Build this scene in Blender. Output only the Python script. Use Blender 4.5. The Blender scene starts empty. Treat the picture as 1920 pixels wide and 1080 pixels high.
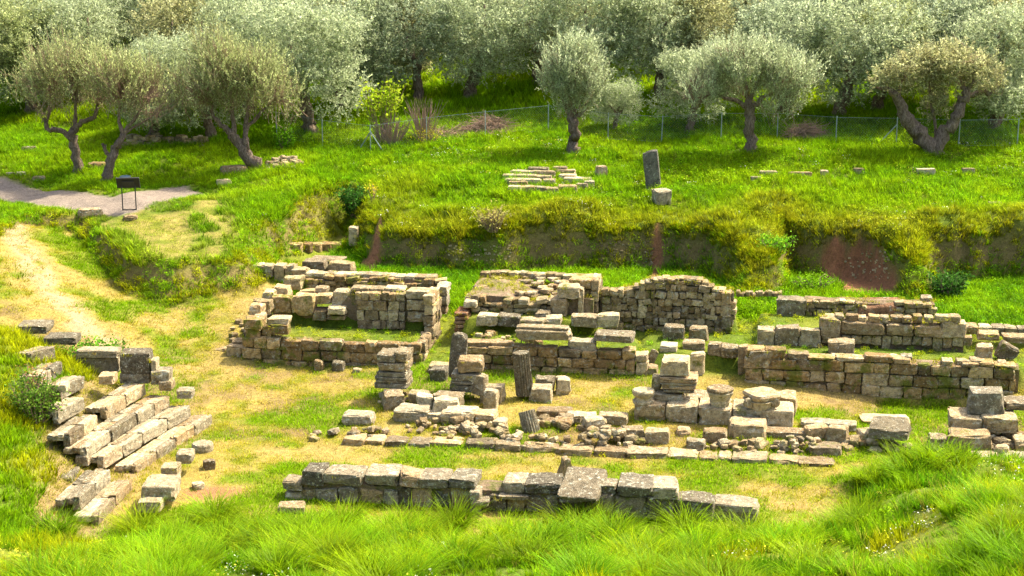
import bpy, math, random
import numpy as np
from mathutils import Vector, Matrix

random.seed(7)
R = math.radians
scene = bpy.context.scene
col = scene.collection

# ------------------------------------------------------------------ camera
CAM_H, PITCH, FPX = 13.4, R(13.0), 3045.0
cd = bpy.data.cameras.new('camera'); cam = bpy.data.objects.new('camera', cd); col.objects.link(cam)
cam.location = (0, 0, CAM_H); cam.rotation_euler = (R(90) - PITCH, 0, 0)
cd.sensor_fit = 'HORIZONTAL'; cd.sensor_width = 36.0; cd.lens = 36.0 * FPX / 1920.0
cd.clip_start = 0.5; cd.clip_end = 2000
scene.camera = cam

# ------------------------------------------------------------------ sky, sun, exposure
SUN_AZ = (0.84, 0.54)          # the direction to the sun on the ground: behind the scene, to the right
SUN_EL = R(55)
w = bpy.data.worlds.new('World'); scene.world = w; w.use_nodes = True
nt = w.node_tree; nt.nodes.clear()
sky = nt.nodes.new('ShaderNodeTexSky'); sky.sky_type = 'NISHITA'; sky.sun_disc = False
sky.sun_elevation = SUN_EL; sky.sun_rotation = math.atan2(SUN_AZ[0], SUN_AZ[1])
sky.air_density = 0.8; sky.dust_density = 5.0; sky.ozone_density = 0.5
bg = nt.nodes.new('ShaderNodeBackground'); bg.inputs['Strength'].default_value = 0.15
wo = nt.nodes.new('ShaderNodeOutputWorld')
nt.links.new(sky.outputs[0], bg.inputs[0]); nt.links.new(bg.outputs[0], wo.inputs[0])
sl = bpy.data.lights.new('sun', 'SUN'); sl.energy = 3.6; sl.angle = R(0.6); sl.color = (1.0, 0.89, 0.70)
so = bpy.data.objects.new('sun', sl); col.objects.link(so)
n_ = math.hypot(*SUN_AZ)
sd_ = Vector((SUN_AZ[0] / n_ * math.cos(SUN_EL), SUN_AZ[1] / n_ * math.cos(SUN_EL), math.sin(SUN_EL)))
so.rotation_euler = sd_.to_track_quat('Z', 'Y').to_euler(); so.location = sd_ * 150
vs = scene.view_settings
vs.view_transform = 'Standard'; vs.look = 'None'; vs.gamma = 1.0; vs.use_curve_mapping = False
vs.exposure = 1.6
scene.cycles.use_denoising = True; scene.cycles.denoising_prefilter = 'NONE'
scene.cycles.max_bounces = 6; scene.cycles.diffuse_bounces = 3; scene.cycles.transmission_bounces = 4
scene.cycles.transparent_max_bounces = 4; scene.cycles.caustics_reflective = False; scene.cycles.caustics_refractive = False

# ------------------------------------------------------------------ frames: survey points measured in the picture -> places on the site
cP, sP = math.cos(PITCH), math.sin(PITCH)
def ray(px, py):
    u = (px - 960) / FPX; v = (540 - py) / FPX
    return np.array([u, cP + v * sP, -sP + v * cP])
def at_z(px, py, z):
    r = ray(px, py); t = (z - CAM_H) / r[2]
    return np.array([r[0] * t, r[1] * t, z])
# the stage building's own axes: u runs along its front (to the right), v runs back from the front wall
BA = R(9.0); BO = np.array([-8.12, 47.17])
BU = np.array([math.cos(BA), -math.sin(BA)]); BV = np.array([math.sin(BA), math.cos(BA)])
def bld(u, v, z): p = BO + BU * u + BV * v; return (float(p[0]), float(p[1]), float(z))
def to_uv(x, y): return (x - BO[0]) * BU[0] + (y - BO[1]) * BU[1], (x - BO[0]) * BV[0] + (y - BO[1]) * BV[1]
def at_v(px, py, v):
    r = ray(px, py); t = (v + BO @ BV) / (r[:2] @ BV)
    p = r * t; return float((p[:2] - BO) @ BU), float(p[2] + CAM_H)

# ------------------------------------------------------------------ noise
def _h(ix, iy, s):
    n = (ix.astype(np.int64) * 374761393 + iy.astype(np.int64) * 668265263 + s * 1442695041) & 0xffffffff
    n = ((n ^ (n >> 13)) * 1274126177) & 0xffffffff
    n = (n ^ (n >> 16)) & 0xffff
    return n / 65535.0
def vnoise(x, y, s=0):
    x = np.asarray(x, float); y = np.asarray(y, float)
    ix = np.floor(x); iy = np.floor(y); fx = x - ix; fy = y - iy
    fx = fx * fx * (3 - 2 * fx); fy = fy * fy * (3 - 2 * fy)
    a = _h(ix, iy, s); b = _h(ix + 1, iy, s); c = _h(ix, iy + 1, s); d = _h(ix + 1, iy + 1, s)
    return (a + (b - a) * fx) * (1 - fy) + (c + (d - c) * fx) * fy
def fbm(x, y, s=0, o=4):
    t = 0; a = .5; tot = 0
    for i in range(o):
        t = t + a * vnoise(x * 2 ** i, y * 2 ** i, s + i * 17); tot += a; a *= .5
    return t / tot
def sstep(a, b, x):
    t = np.clip((x - a) / (b - a), 0, 1); return t * t * (3 - 2 * t)

# ------------------------------------------------------------------ terrain height
class TPS:
    def __init__(s, pts, lam=0.02):
        p = np.array(pts, float); s.p = p[:, :2]; n = len(p)
        K = s.k(s.p, s.p) + lam * np.eye(n)
        Pm = np.c_[np.ones(n), s.p]
        M = np.zeros((n + 3, n + 3)); M[:n, :n] = K; M[:n, n:] = Pm; M[n:, :n] = Pm.T
        s.w = np.linalg.solve(M, np.r_[p[:, 2], 0, 0, 0])
    def k(s, a, b):
        d2 = ((a[:, None, :] - b[None]) ** 2).sum(-1) + 1e-6
        return d2 * np.log(d2) * .5
    def __call__(s, x, y):
        sh = np.shape(x); q = np.c_[np.ravel(x), np.ravel(y)]; out = np.empty(len(q)); n = len(s.p)
        for i in range(0, len(q), 20000):
            c = q[i:i + 20000]
            out[i:i + 20000] = s.k(c, s.p) @ s.w[:n] + s.w[n] + c @ s.w[n + 1:]
        return out.reshape(sh)
LOW = [(30,410,2.8),(0,470,2.5),(60,500,2.15),(110,560,1.65),(160,610,1.2),(220,650,.75),(300,670,.45),(360,690,.28),(420,700,.2),
 (250,545,1.25),(300,548,1.2),(360,545,1.2),(420,530,1.3),(480,500,1.35),(450,560,1.1),(420,620,.7),(440,590,.9),(350,620,.7),(540,520,1.3),
 (420,760,0),(520,720,.08),(600,760,.08),(450,860,0),(400,900,0),(550,900,0),(700,860,0),(1000,880,0),(1300,910,0),(1450,930,0),(600,700,.15),
 (680,710,.25),(650,790,.12),(560,680,.2),(800,760,.3),(1000,740,.3),(1050,800,.22),(850,810,.2),(1250,840,.15),(1500,850,.15),(1550,760,.2),
 (1700,780,.0),(1750,830,.1),(1850,850,.2),(1900,800,.3),(1600,850,.15),(1900,900,.3),
 (850,560,1),(1000,510,1),(1230,510,1),(1400,590,1),(1480,560,1),(1800,600,1),(1900,600,1),(1750,560,.95),(700,500,1.05),(600,490,1.15),(540,490,1.25),
 (640,450,1.2)]
lowp = [tuple(at_z(*p)) for p in LOW] + [(-30,30,3),(-30,50,3),(30,30,1),(30,45,.6),(34,55,1),(-9,20,0),(9,20,0),(0,28,0),(-9,30,0),(9,30,.1)]
L_ = TPS(lowp)
UPC = [(0,345,3.0),(120,365,3),(240,393,3.0),(370,360,3.0),(0,385,2.95),(110,400,2.9),(170,408,2.78),(215,450,2.5),(260,478,2.3),(330,488,2.22),
 (420,478,2.25),(300,420,2.75),(400,400,2.85),(480,385,2.9),(560,350,3.05),(620,330,3.2),(660,330,3.15)]
upp = [tuple(at_z(*p)) for p in UPC]
for u in (1, 6, 11, 16, 21, 27):
    for v in (10.5, 13, 17, 22, 30, 45): upp.append(bld(u, v, 2.5 + .148 * (v - 11)))
for u in (-22, -15, -8):
    for v in (17, 22, 30, 45): upp.append(bld(u, v, 3.15 + .135 * (v - 15)))
upp += [(-60,110,9),(60,110,9),(-60,60,3),(60,50,2.5)]
U_ = TPS(upp)
EDGE = [(-60,430,3.0),(20,405,2.95),(100,402,2.9),(170,410,2.78),(215,452,2.5),(260,480,2.3),(330,490,2.22),(420,480,2.25),(470,420,2.7),(540,375,2.95),(615,350,3.05),
 (655,342,3.1),(690,350,3.0),(698,392,2.7),(722,425,2.5),(850,430,2.45),(1000,426,2.5),(1230,426,2.5),(1340,436,2.45),(1400,465,2.2),(1440,490,2.05),(1446,440,2.5),(1456,405,2.75),
 (1485,420,2.6),(1530,436,2.5),(1575,436,2.5),(1630,436,2.5),(1685,465,2.3),(1715,470,2.3),(1735,445,2.5),(1800,440,2.5),(1990,440,2.5)]
epoly = np.array([at_z(*p)[:2] for p in EDGE] + [np.array([80., 56.]), np.array([300., 400.]), np.array([-300., 400.]), np.array([-60., 55.])])
def sdist(x, y, poly):
    d = np.full(np.shape(x), 1e9); ins = np.zeros(np.shape(x), bool); n = len(poly)
    for i in range(n):
        ax, ay = poly[i]; bx, by = poly[(i + 1) % n]
        ex, ey = bx - ax, by - ay
        t = np.clip(((x - ax) * ex + (y - ay) * ey) / (ex * ex + ey * ey + 1e-12), 0, 1)
        d = np.minimum(d, (x - ax - t * ex) ** 2 + (y - ay - t * ey) ** 2)
        c = ((ay > y) != (by > y)) & (x < ex * (y - ay) / (ey if ey else 1e-9) + ax)
        ins ^= c
    return np.where(ins, 1, -1) * np.sqrt(d)
def plateau(x, y):
    s = sdist(x, y, epoly) + .85 * (fbm(x * .8, y * .8, 5) - .5) + .25 * (fbm(x * 3, y * 3, 6) - .5)
    u, v = to_uv(x, y)
    nose = np.maximum(np.exp(-((u - 15.0) / .9) ** 2), np.maximum(np.exp(-((u - 20.4) / .6) ** 2), .6 * np.exp(-((u - 5.6) / 1.1) ** 2)))
    wid = 1.6 * nose + .5 + .9 * sstep(3, -1, u) * sstep(-7, -3.5, u) + .25 * sstep(-3.5, -7, u)
    return sstep(-wid, .15, s), s
TERR = [(.1,5.35,.25,1.75,.98),(.5,5.3,1.85,3.9,1.32),(6.75,11.8,-.15,1.75,1.05),(6.4,10.6,1.8,5.0,1.38),(11.9,14.9,.4,3.2,.9),
        (15.05,22.7,-.2,1.45,1.08),(15.3,21.3,1.6,4.2,1.33),(10.6,14.6,3.4,4.4,1.5),(18.7,21.9,-1.7,-.65,-.28)]
def front_edge(x):
    return np.interp(x, [-14,-9.5,-7.5,-5.5,0,4,6,7.2,8.2,9.5,11.5,14,18], [33.6,33.4,33.3,33.4,33.6,33.4,33.4,34.2,36.0,37.3,38.0,38.2,38.2])
def seat_edge(y): return np.interp(y, [30,34.1,37.5,39,41.4,42.9,43.6], [-9.0,-9.25,-9.1,-8.8,-7.95,-8.6,-9.2])
def terrain(x, y):
    x = np.asarray(x, float); y = np.asarray(y, float)
    u, v = to_uv(x, y)
    L = L_(x, y)
    L = np.clip(L, -.3, 3.2)
    for (u0, u1, v0, v1, z) in TERR:
        s = .1
        m = sstep(u0 - s, u0 + s, u) * sstep(u1 + s, u1 - s, u) * sstep(v0 - s, v0 + s, v) * sstep(v1 + s, v1 - s, v)
        L = L + (z + .1 * (fbm(u * 1.3, v * 1.3, 9) - .5) - L) * m
    # the slope of the seats on the near side and on the left
    fe = front_edge(x) - y + .5 * (fbm(x * .8, y * .8, 11) - .5)
    zf = .27 * np.maximum(0, fe) + .15 * sstep(0, 1.5, fe) + .5 * (fbm(x * .45, y * .45, 12) - .5) * sstep(0, 2, fe)
    zf = zf + .45 * np.exp(-((x - 9.8) / 2.3) ** 2 - ((y - 36.4) / 1.1) ** 2)
    zf = np.where(fe > -1.5, zf, 0)
    se = seat_edge(y) - x
    zs = np.minimum(.52 * np.maximum(0, se - .25) - .17 * sstep(0, .6, se), 1.9 + .16 * np.maximum(0, se - 3.4))
    back = sstep(43.9 + .35 * np.maximum(0, -12 - x), 42.6 + .35 * np.maximum(0, -12 - x), y)
    zs = zs * back
    L = np.maximum(L, np.maximum(zs, 0) + 0) if True else L
    L = np.maximum(L, zf + np.minimum(0, L))
    S, s = plateau(x, y)
    Uz = U_(x, y) + .5 * (fbm(x * .22, y * .22, 21) - .5) + .42 * (fbm(x * .7, y * .7, 22) - .5)
    Uz = Uz + .55 * sstep(.36, .66, fbm(x * .55, y * .55, 24)) * np.exp(-((s - .7) / .9) ** 2) * sstep(.5, 2.5, u)
    far = sstep(105, 160, y)
    Uz = Uz * (1 - far) + (9.5 + .08 * (y - 105)) * far
    z = L + (Uz - L) * S
    z = z + (.07 + .12 * sstep(-8.5, -10, x) * (1 - S)) * (fbm(x * 2.2, y * 2.2, 31) - .5) + .10 * S * (1 - S) * 4 * (fbm(x * 2.5, y * 2.5, 33) - .5)
    return z
def place(px, py):
    """the spot on the ground a surveyed point stands on"""
    r = ray(px, py); t = np.linspace(20, 130, 700)
    d = CAM_H + r[2] * t - terrain(r[0] * t, r[1] * t)
    k = np.argmax(d <= 0); k = max(k, 1)
    t2 = np.linspace(t[k - 1], t[k], 30)
    d2 = CAM_H + r[2] * t2 - terrain(r[0] * t2, r[1] * t2); k2 = np.argmax(d2 <= 0)
    tt = t2[k2]; return np.array([r[0] * tt, r[1] * tt, CAM_H + r[2] * tt])
def places(pts):
    return np.array([place(*p) for p in pts])
def gz(x, y): return float(terrain(np.array([x]), np.array([y]))[0])
# a quick grid of heights so that thousands of plants can be set down cheaply
GX = np.arange(-46, 46.01, .2); GY = np.arange(18, 125.01, .2)
GZ = terrain(*np.meshgrid(GX, GY))
def hgrid(x, y):
    fx = np.clip((np.asarray(x) - GX[0]) / .2, 0, len(GX) - 1.001); fy = np.clip((np.asarray(y) - GY[0]) / .2, 0, len(GY) - 1.001)
    i = fx.astype(int); j = fy.astype(int); a = fx - i; b = fy - j
    return (GZ[j, i] * (1 - a) + GZ[j, i + 1] * a) * (1 - b) + (GZ[j + 1, i] * (1 - a) + GZ[j + 1, i + 1] * a) * b

# ------------------------------------------------------------------ materials
def mat_new(name):
    m = bpy.data.materials.new(name); m.use_nodes = True; t = m.node_tree; t.nodes.clear()
    o = t.nodes.new('ShaderNodeOutputMaterial'); b = t.nodes.new('ShaderNodeBsdfPrincipled')
    t.links.new(b.outputs[0], o.inputs[0]); b.inputs['Roughness'].default_value = .95
    b.inputs['Specular IOR Level'].default_value = .15
    return m, t, b, o
def nd(t, ty, **k):
    n = t.nodes.new(ty)
    for a, v in k.items():
        if a.startswith('i_'): n.inputs[a[2:].replace('_', ' ')].default_value = v
        else: setattr(n, a, v)
    return n
def mixc(t, f, a, b, blend='MIX'):
    n = t.nodes.new('ShaderNodeMix'); n.data_type = 'RGBA'; n.blend_type = blend
    for sock, v in ((n.inputs[0], f), (n.inputs[6], a), (n.inputs[7], b)):
        if hasattr(v, 'is_output'): t.links.new(v, sock)
        else: sock.default_value = v if not isinstance(v, tuple) else (*v, 1)[:4]
    return n.outputs[2]
def ramp(t, src, *stops):
    n = t.nodes.new('ShaderNodeValToRGB'); e = n.color_ramp.elements
    while len(e) < len(stops): e.new(.5)
    for q, (p, c) in zip(e, stops):
        q.position = p; q.color = (c, c, c, 1) if not isinstance(c, tuple) else (*c, 1)
    t.links.new(src, n.inputs[0]); return n.outputs[0]
def noise(t, scale, detail=4, rough=.6, vec=None, dist=0):
    n = nd(t, 'ShaderNodeTexNoise'); n.inputs['Scale'].default_value = scale; n.inputs['Detail'].default_value = detail
    n.inputs['Roughness'].default_value = rough; n.inputs['Distortion'].default_value = dist
    if vec: t.links.new(vec, n.inputs['Vector'])
    return n.outputs[0]
def bump(t, b, src, strength, dist):
    n = t.nodes.new('ShaderNodeBump'); n.inputs['Strength'].default_value = strength; n.inputs['Distance'].default_value = dist
    t.links.new(src, n.inputs['Height']); t.links.new(n.outputs[0], b.inputs['Normal'])
def stone_mat(name, c1, c2, c3, lichen=(.62,.58,.50), lich=.60, moss=0.0, dark=.5):
    m, t, b, o = mat_new(name)
    pos = t.nodes.new('ShaderNodeNewGeometry').outputs['Position']
    oi = t.nodes.new('ShaderNodeObjectInfo').outputs['Random']
    a = ramp(t, noise(t, 2.2, 5, .65, pos, .6), (.32, 0.), (.68, 1.))
    c = mixc(t, a, c1, c2)
    c = mixc(t, ramp(t, oi, (.0, 0.), (.35, .0), (1., .75)), c, c3)
    wn = nd(t, 'ShaderNodeTexWhiteNoise', noise_dimensions='1D'); t.links.new(oi, wn.inputs['W']); r2 = wn.outputs['Value']
    c = mixc(t, ramp(t, r2, (.72, 0.), (.95, .55)), c, (.44,.255,.12))
    c = mixc(t, ramp(t, r2, (.05, .6), (.22, 0.)), c, (.15,.125,.10))
    big = ramp(t, noise(t, 4.5, 6, .75, pos, .5), (.56, 0.), (.62, .55))
    c = mixc(t, big, c, lichen)
    v = ramp(t, oi, (0., .62), (.5, 1.0), (1., 1.3))
    c = mixc(t, 1.0, c, v, 'MULTIPLY')
    st = ramp(t, noise(t, 7, 6, .7, pos), (.36, dark), (.56, 1.))          # weather stains
    c = mixc(t, 1.0, c, st, 'MULTIPLY')
    pits = ramp(t, noise(t, 34, 3, .6, pos), (.36, .4), (.46, 1.))
    c = mixc(t, .65, c, pits, 'MULTIPLY')
    lf = ramp(t, noise(t, 13, 6, .75, pos, .3), (lich, 0.), (lich + .06, .9))
    c = mixc(t, lf, c, lichen)
    if moss:
        nz = nd(t, 'ShaderNodeSeparateXYZ'); t.links.new(pos, nz.inputs[0])
        mf = ramp(t, noise(t, 1.6, 6, .7, pos), (.66 - moss * .3, 0.), (.74 - moss * .3, .9))
        mc = mixc(t, noise(t, 9, 3, .6, pos), (.055,.085,.012), (.22,.20,.03))
        c = mixc(t, mf, c, mc)
    c = mixc(t, 1., c, (.97, 1.03, .90), 'MULTIPLY')
    t.links.new(c, b.inputs['Base Color'])
    h = mixc(t, .45, noise(t, 11, 6, .7, pos), noise(t, 42, 4, .7, pos))
    bump(t, b, h, 1., .085)
    return m
M = {}
M['lime'] = stone_mat('pale_limestone', (.50,.375,.24), (.35,.245,.145), (.54,.44,.31), lich=.57, moss=.14)
M['grey'] = stone_mat('grey_limestone', (.36,.285,.20), (.235,.18,.12), (.42,.345,.255), lich=.58, moss=.06)
M['wall'] = stone_mat('brown_wall_stone', (.47,.295,.14), (.31,.18,.078), (.52,.36,.195), lich=.60, moss=.5, dark=.45)
M['dark'] = stone_mat('dark_weathered_stone', (.31,.24,.17), (.19,.145,.105), (.38,.30,.215), lich=.57)
M['tan'] = stone_mat('tan_block_stone', (.49,.345,.205), (.34,.22,.12), (.53,.41,.27), lich=.60, moss=.2)
M['brick'] = stone_mat('red_brick_earth', (.44,.20,.10), (.35,.15,.07), (.42,.25,.15), lich=.75)
M['rubble'] = stone_mat('rubble_stone', (.43,.31,.175), (.29,.195,.105), (.50,.39,.245), lich=.60, moss=.34)
M['slate'] = stone_mat('dark_grey_pillar_stone', (.17,.15,.125), (.11,.10,.09), (.22,.195,.165), lich=.64)
def core_mat():
    m, t, b, o = mat_new('earth_mortar_core')
    pos = t.nodes.new('ShaderNodeNewGeometry').outputs['Position']
    c = mixc(t, ramp(t, noise(t, 5, 5, .7, pos), (.35, 0.), (.65, 1.)), (.15,.105,.06), (.27,.20,.125))
    c = mixc(t, ramp(t, noise(t, 1.7, 5, .7, pos), (.5, 0.), (.62, .85)), c, (.10,.115,.02))
    t.links.new(c, b.inputs['Base Color']); bump(t, b, noise(t, 16, 6, .7, pos), .9, .08); return m
M['core'] = core_mat()
def ground_mat():
    m, t, b, o = mat_new('ground_soil_and_turf')
    pos = t.nodes.new('ShaderNodeNewGeometry').outputs['Position']
    a = nd(t, 'ShaderNodeAttribute', attribute_name='gcol').outputs['Color']
    n1 = ramp(t, noise(t, 9, 6, .75, pos, .8), (.3, .55), (.7, 1.35))
    n2 = ramp(t, noise(t, 40, 4, .7, pos, 1.), (.3, .6), (.7, 1.3))
    c = mixc(t, 1., a, n1, 'MULTIPLY'); c = mixc(t, 1., c, n2, 'MULTIPLY')
    t.links.new(c, b.inputs['Base Color'])
    bump(t, b, mixc(t, .5, noise(t, 6, 6, .75, pos), noise(t, 30, 4, .7, pos)), .8, .09); return m
M['ground'] = ground_mat()
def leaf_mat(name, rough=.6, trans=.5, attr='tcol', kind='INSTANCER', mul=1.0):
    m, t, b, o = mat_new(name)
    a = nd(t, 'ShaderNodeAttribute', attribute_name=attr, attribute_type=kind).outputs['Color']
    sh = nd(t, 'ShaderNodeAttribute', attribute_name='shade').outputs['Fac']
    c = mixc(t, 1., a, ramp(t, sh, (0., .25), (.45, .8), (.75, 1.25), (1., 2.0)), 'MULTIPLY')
    b.inputs['Roughness'].default_value = rough; b.inputs['Specular IOR Level'].default_value = .03 if 'olive' not in name else .15
    t.links.new(c, b.inputs['Base Color'])
    tr = nd(t, 'ShaderNodeBsdfTranslucent'); t.links.new(c, tr.inputs[0])
    mx = nd(t, 'ShaderNodeMixShader'); mx.inputs[0].default_value = trans
    t.links.new(b.outputs[0], mx.inputs[1]); t.links.new(tr.outputs[0], mx.inputs[2]); t.links.new(mx.outputs[0], o.inputs[0])
    return m
M['grass'] = leaf_mat('grass_blades', .4, .5)
M['olive'] = leaf_mat('olive_leaves', .45, .58, 'lcol', 'GEOMETRY')
M['weed'] = leaf_mat('weed_leaves', .55, .4, 'lcol', 'GEOMETRY')
def plain(name, c, rough=.6, metal=0., spec=.3, var=.25, scale=8, bs=0.):
    m, t, b, o = mat_new(name)
    pos = t.nodes.new('ShaderNodeNewGeometry').outputs['Position']
    k = mixc(t, 1., c, ramp(t, noise(t, scale, 5, .7, pos), (.3, 1 - var), (.7, 1 + var)), 'MULTIPLY')
    t.links.new(k, b.inputs['Base Color']); b.inputs['Roughness'].default_value = rough
    b.inputs['Metallic'].default_value = metal; b.inputs['Specular IOR Level'].default_value = spec
    if bs: bump(t, b, noise(t, scale * 2, 5, .7, pos), .9, bs)
    return m
M['steel'] = plain('galvanised_steel', (.30,.36,.36), .5, .3)
M['sign'] = plain('dark_sign_panel', (.022,.022,.022), .45)
M['signleg'] = plain('dark_steel_leg', (.03,.03,.03), .5)
M['bin'] = plain('blue_grey_pail', (.20,.27,.28), .5)
M['twig'] = plain('dry_twig', (.27,.18,.12), .9)
def bark_mat():
    m, t, b, o = mat_new('olive_bark')
    pos = t.nodes.new('ShaderNodeNewGeometry').outputs['Position']
    mp = nd(t, 'ShaderNodeMapping'); mp.inputs['Scale'].default_value = (1, 1, .35); t.links.new(pos, mp.inputs[0])
    n = noise(t, 16, 6, .75, mp.outputs[0], .8)
    c = mixc(t, ramp(t, n, (.36, 0.), (.64, 1.)), (.075,.05,.032), (.33,.255,.185))
    t.links.new(c, b.inputs['Base Color']); bump(t, b, n, 1., .12); return m
M['bark'] = bark_mat()

# ------------------------------------------------------------------ object helpers
def new_mesh(name, v, f, mat, smooth=False):
    me = bpy.data.meshes.new(name); me.from_pydata([tuple(map(float, p)) for p in v], [], [tuple(map(int, q)) for q in f])
    if mat: me.materials.append(mat)
    if smooth: me.polygons.foreach_set('use_smooth', [True] * len(me.polygons))
    me.update(); return me
def quads_mesh(name, v, f, mat, smooth=False):
    """fast path: v (n,3), f (m,4) arrays"""
    v = np.asarray(v, np.float32); f = np.asarray(f, np.int32); me = bpy.data.meshes.new(name)
    k = f.shape[1]
    me.vertices.add(len(v)); me.vertices.foreach_set('co', v.ravel())
    me.loops.add(f.size); me.loops.foreach_set('vertex_index', f.ravel())
    me.polygons.add(len(f)); me.polygons.foreach_set('loop_start', np.arange(0, f.size, k, dtype=np.int32))
    me.polygons.foreach_set('use_smooth', np.full(len(f), smooth))
    if mat: me.materials.append(mat)
    me.update(calc_edges=True); me.validate(); return me
def tag(o, label=None, cat=None, group=None, kind=None):
    for k, v in (('label', label), ('category', cat), ('group', group), ('kind', kind)):
        if v: o[k] = v
    return o
def link(name, me, parent=None, loc=None):
    o = bpy.data.objects.new(name, me); col.objects.link(o)
    if parent is not None: o.parent = parent
    if loc is not None: o.location = tuple(map(float, loc))
    return o
def thing(name, label, cat, loc, group=None):
    o = bpy.data.objects.new(name, None); col.objects.link(o); o.location = tuple(map(float, loc)); o.empty_display_size = .3
    return tag(o, label, cat, group)

# ------------------------------------------------------------------ what covers the ground where
PATH = [(-80,318),(0,338),(70,347),(150,362),(215,372),(290,357),(345,351),(378,357),(330,375),(270,391),(225,398),(150,388),(60,374),(0,364),(-80,352)]
PATH_W = np.array([at_z(a, b, 3.0)[:2] for a, b in PATH])
TRACK = [(15,405,2.85),(30,450,2.5),(60,500,2.1),(110,560,1.65),(165,615,1.15),(225,655,.75)]
TRACK_W = np.array([at_z(*p)[:2] for p in TRACK])
TERRACE_DRY = [(100,403,2.9),(180,398,2.9),(330,385,2.9),(430,370,2.9),(455,420,2.8),(430,480,2.25),(330,492,2.2),(255,482,2.3),(205,448,2.5)]
DRY_W = np.array([at_z(*p)[:2] for p in TERRACE_DRY])
def poly_d(x, y, line):
    d = np.full(np.shape(x), 1e9)
    for (ax, ay), (bx, by) in zip(line[:-1], line[1:]):
        ex, ey = bx - ax, by - ay; t = np.clip(((x - ax) * ex + (y - ay) * ey) / (ex * ex + ey * ey), 0, 1)
        d = np.minimum(d, np.hypot(x - ax - t * ex, y - ay - t * ey))
    return d
def blobs(x, y, lst):
    m = np.zeros(np.shape(x))
    for (px, py, z, rx, ry, a) in lst:
        p = at_z(px, py, z); m = np.maximum(m, a * sstep(1.25, .6, np.hypot((x - p[0]) / rx, (y - p[1]) / ry)))
    return m
EARTH_BL = [(690,499,1.1,.5,.4,.8),(1600,560,1.4,.8,.7,.9),(400,925,0,.8,.5,.9)]
EARTH_FACE = [(1628,490,1.7,.92,1.05,1.12),(1562,450,2.1,.45,1.6,.7),(712,450,1.9,.2,1.6,1.1),(1232,465,1.8,.2,1.6,1.0)]     # bare earth on the bank: where, half width, middle height, half height
STRAW_BL = [(60,500,2.1,1.5,1.8,.7),(110,560,1.6,1.6,1.8,.7),(200,640,.9,1.6,1.6,.7),(380,700,.2,1.4,1.1,.9),(430,640,.6,1.8,1.6,.8),(330,600,.8,1.5,1.5,.7),(500,560,1.2,1.2,2.,.9),(470,750,0,1.,1.2,.5),(630,850,0,2.,.6,.9),(1400,930,0,2.6,.8,.9),(1480,960,0,1.6,.8,1),
 (700,740,.2,1.6,1.2,.8),(780,810,.2,1.5,.8,.7),(1050,730,.3,2.2,.9,.75),(1540,750,.2,1.6,.7,.8),(1000,850,.1,3.,.4,.7),(380,930,0,1.2,1.,.8),(520,960,0,1.,.6,.8),(170,900,.4,1.2,1.4,.9),(230,840,.4,.9,1.6,.75),(120,870,1.2,.8,1.,.7)]
TRENCH_SHADE = []
def cover(x, y):
    """greenness, straw, bare earth, path, track, height class per place"""
    u, v = to_uv(x, y); S, s = plateau(x, y)
    n1 = fbm(x * .55, y * .55, 41); n2 = fbm(x * 1.6, y * 1.6, 42); n3 = fbm(x * .16, y * .16, 43)
    path = sstep(-.25, .15, sdist(x, y, PATH_W) + .5 * (n2 - .5))
    dt = poly_d(x, y, TRACK_W)
    track = .85 * sstep(.8, .2, dt + 1.1 * (n2 - .5)) * (1 - S * .3)
    dry_t = sstep(-.5, 1.1, sdist(x, y, DRY_W) + 1.4 * (n2 - .5))
    straw = np.maximum(blobs(x, y, STRAW_BL), dry_t * .62 * sstep(.36, .6, n1 * .7 + .5 * n2))
    fe = front_edge(x) - y; se = seat_edge(y) - x
    slope = sstep(.0, .5, fe)
    th = np.interp(y, [33, 36, 37.5, 39.5], [.9, 1.5, 2.1, 3.0]); lefthill = sstep(th, th + .5, se + .7 * (n1 - .5)) * sstep(44.5, 43, y - .35 * np.maximum(0, -12 - x))
    seats = sstep(-.4, .1, se) * (1 - lefthill) * sstep(43.4, 43, y) * (1 - slope)
    low = (1 - S)
    orch = low * (1 - slope) * (1 - lefthill) * sstep(.2, -.6, v) * (1 - seats)
    leftg = low * (1 - lefthill) * sstep(0.2, -.4, u) * sstep(-.6, .4, v)
    earth = blobs(x, y, EARTH_BL)
    face = np.clip(S * (1 - S) * 4, 0, 1) * np.maximum(sstep(0, 3, u), .85 * sstep(-.5, -2., u))  # bare brown earth; on the left bank its brown also paints in shade
    nose = np.maximum(np.exp(-((u - 15.0) / .9) ** 2), np.maximum(np.exp(-((u - 20.4) / .6) ** 2), .6 * np.exp(-((u - 5.6) / 1.1) ** 2))); face = face * (1 - nose)
    dryn = np.clip(.6 * straw + 3.6 * (fbm(x * .36, y * .5, 44, 3) * .55 + n2 * .45 - .445), 0, 1)
    zz = hgrid(x, y)
    for (px, py, z0, hw, zm, zh) in EARTH_FACE:
        p = at_z(px, py, z0); u0, v0 = to_uv(p[0], p[1])
        earth = np.maximum(earth, sstep(1.12, .9, np.hypot((u - u0) / hw, (zz - zm) / zh) + .2 * (n2 - .5)) * sstep(2.2, 1.4, np.abs(v - v0)))
    return dict(u=u, v=v, S=S, s=s, n1=n1, n2=n2, n3=n3, path=path, track=track, straw=straw, slope=slope, lefthill=lefthill, seats=seats, orch=orch, leftg=leftg, earth=earth, face=face, nose=nose, dryn=dryn)
def lerp(a, b, t): return a + (np.asarray(b) - a) * t[..., None]
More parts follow.
